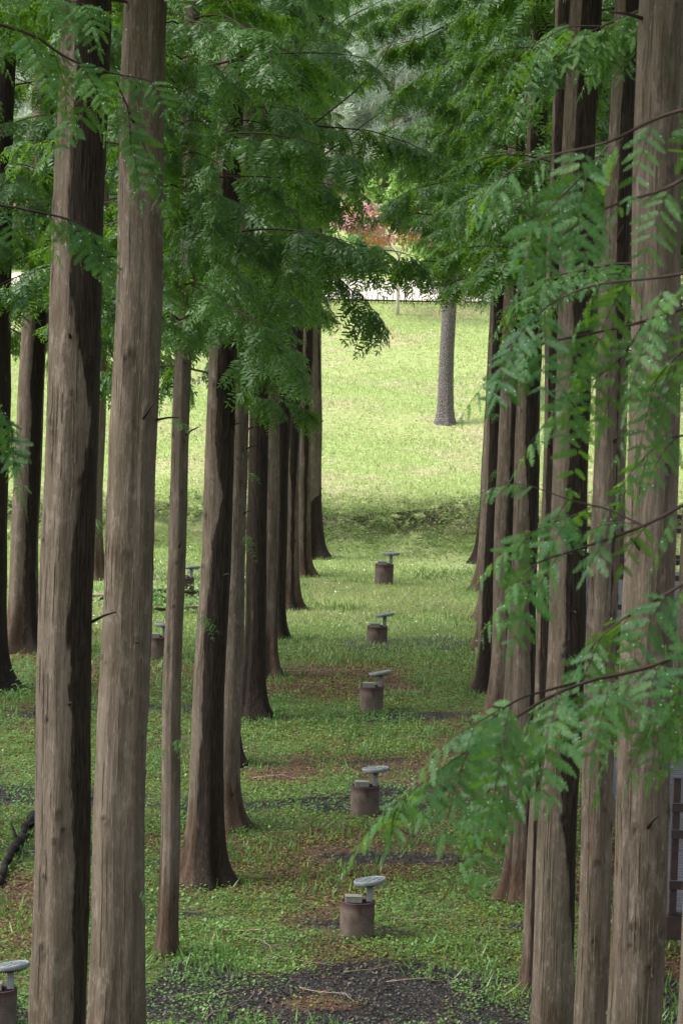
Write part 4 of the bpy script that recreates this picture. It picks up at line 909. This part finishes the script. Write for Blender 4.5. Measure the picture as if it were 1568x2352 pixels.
# stem hedge along the road: see-through stems, leafy top
def hedge_mesh(seed):
    nr = np.random.default_rng(seed); r = random.Random(seed); mb = MB(); cen = []
    for i in range(9):
        x = -.6+i*.15+r.uniform(-.05, .05); y = r.uniform(-.12, .12); p = Vector((x, y, -.05)); q = p+Vector((r.uniform(-.14, .14), 0, r.uniform(.4, .6))); mb.tube([p, p.lerp(q, .5)+Vector((r.uniform(-.04, .04), 0, 0)), q], .015, .009, 5)
        for s_ in (-1, 1): t = q+Vector((s_*r.uniform(.05, .16), r.uniform(-.1, .1), r.uniform(.12, .3))); mb.tube([q, t], .009, .005, 4); cen.append(tuple(t)); cen.append(tuple(q+Vector((0, 0, .02))))
    cen = np.array(cen); V, Fq, T_ = leaf_cloud(nr, cen, np.full(len(cen), .12), 420, .06, .8, .5)
    o1 = mesh_obj('foliage', V, Fq, M['broad2'], attrs={'tone': T_}); o2 = mb.build('stems', M['twig'], None, True); res = (o1.data, o2.data)
    for o in (o1, o2): bpy.data.objects.remove(o)
    return res
HD = [hedge_mesh(500+i) for i in range(4)]
i = 0; x = -11.0
while x < 14: put(HD[i % 4], ('foliage', 'stems'), 'hedge_shrub', (x, 100.0, gz(x, 100.0)), 0, 1.0+.1*math.sin(i*2.3), 'leggy hedge shrub with bare stems along the pale road', 'shrub', 'shrubs of the stem hedge'); x += 1.12; i += 1
r = random.Random(9)
for i in range(34):
    x = -13+(i % 17)*1.75+r.uniform(-.5, .5); y = 109.5+(i//17)*7+r.uniform(-1, 1.5)
    put(BUSH[i % 4], ('foliage', 'stems'), 'shrub', (x, y, gz(x, y)), r.uniform(0, 6), r.uniform(.85, 1.35), 'rounded bright green shrub on the bank above the road', 'shrub', 'shrubs above the pale road')
for i in range(15):
    x = -15+i*2.4+r.uniform(-.6, .6); y = 125+r.uniform(-1.5, 2)
    if -1.7 < x < .7: continue
    put(BUSH[i % 4], ('foliage', 'stems'), 'shrub', (x, y, gz(x, y)), r.uniform(0, 6), r.uniform(.6, .85) if -3 < x < 1 else r.uniform(1.0, 1.5), 'leafy shrub below the tan path', 'shrub', 'shrubs below the tan path')
for i in range(36):
    x = -17+(i % 12)*3.1+r.uniform(-.8, .8)+(i//12)*1.3; y = 139.0+(i//12)*5.0+r.uniform(-1, 1)
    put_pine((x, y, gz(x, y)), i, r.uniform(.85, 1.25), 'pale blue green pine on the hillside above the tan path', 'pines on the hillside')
for i in range(44):
    x = -26+(i % 11)*5.2+r.uniform(-1.5, 1.5); y = 155+(i//11)*11+r.uniform(-3, 3)
    put(BT[i % 3], ('crown', 'trunk'), 'broadleaf_tree', (x, y, gz(x, y)), r.uniform(0, 6), r.uniform(.95, 1.35), 'green broadleaf tree high on the hillside', 'tree', 'trees high on the hillside')
for i in range(20):
    x = -17+i*1.9+r.uniform(-.5, .5); y = 138.6+r.uniform(-.5, .8)
    put(BUSH[(i+1) % 4], ('foliage', 'stems'), 'shrub', (x, y, gz(x, y)), r.uniform(0, 6), r.uniform(.7, 1.1), 'shrub under the pines on the far side of the tan path', 'shrub', 'shrubs above the tan path')
# small dark stake on the lawn
G = on_ground(370, 930); mb = MB(); mb.tube([(0, 0, -.1), (.01, 0, .25), (0, 0, .42)], .035, .03, 8); mb.box((0, 0, .44), (.16, .12, .1), bev=.02)
tag(mb.build('marker_post', M['metaldark'], None, False, loc=G), 'short dark post on the lawn right of the thick pale trunk', 'post')
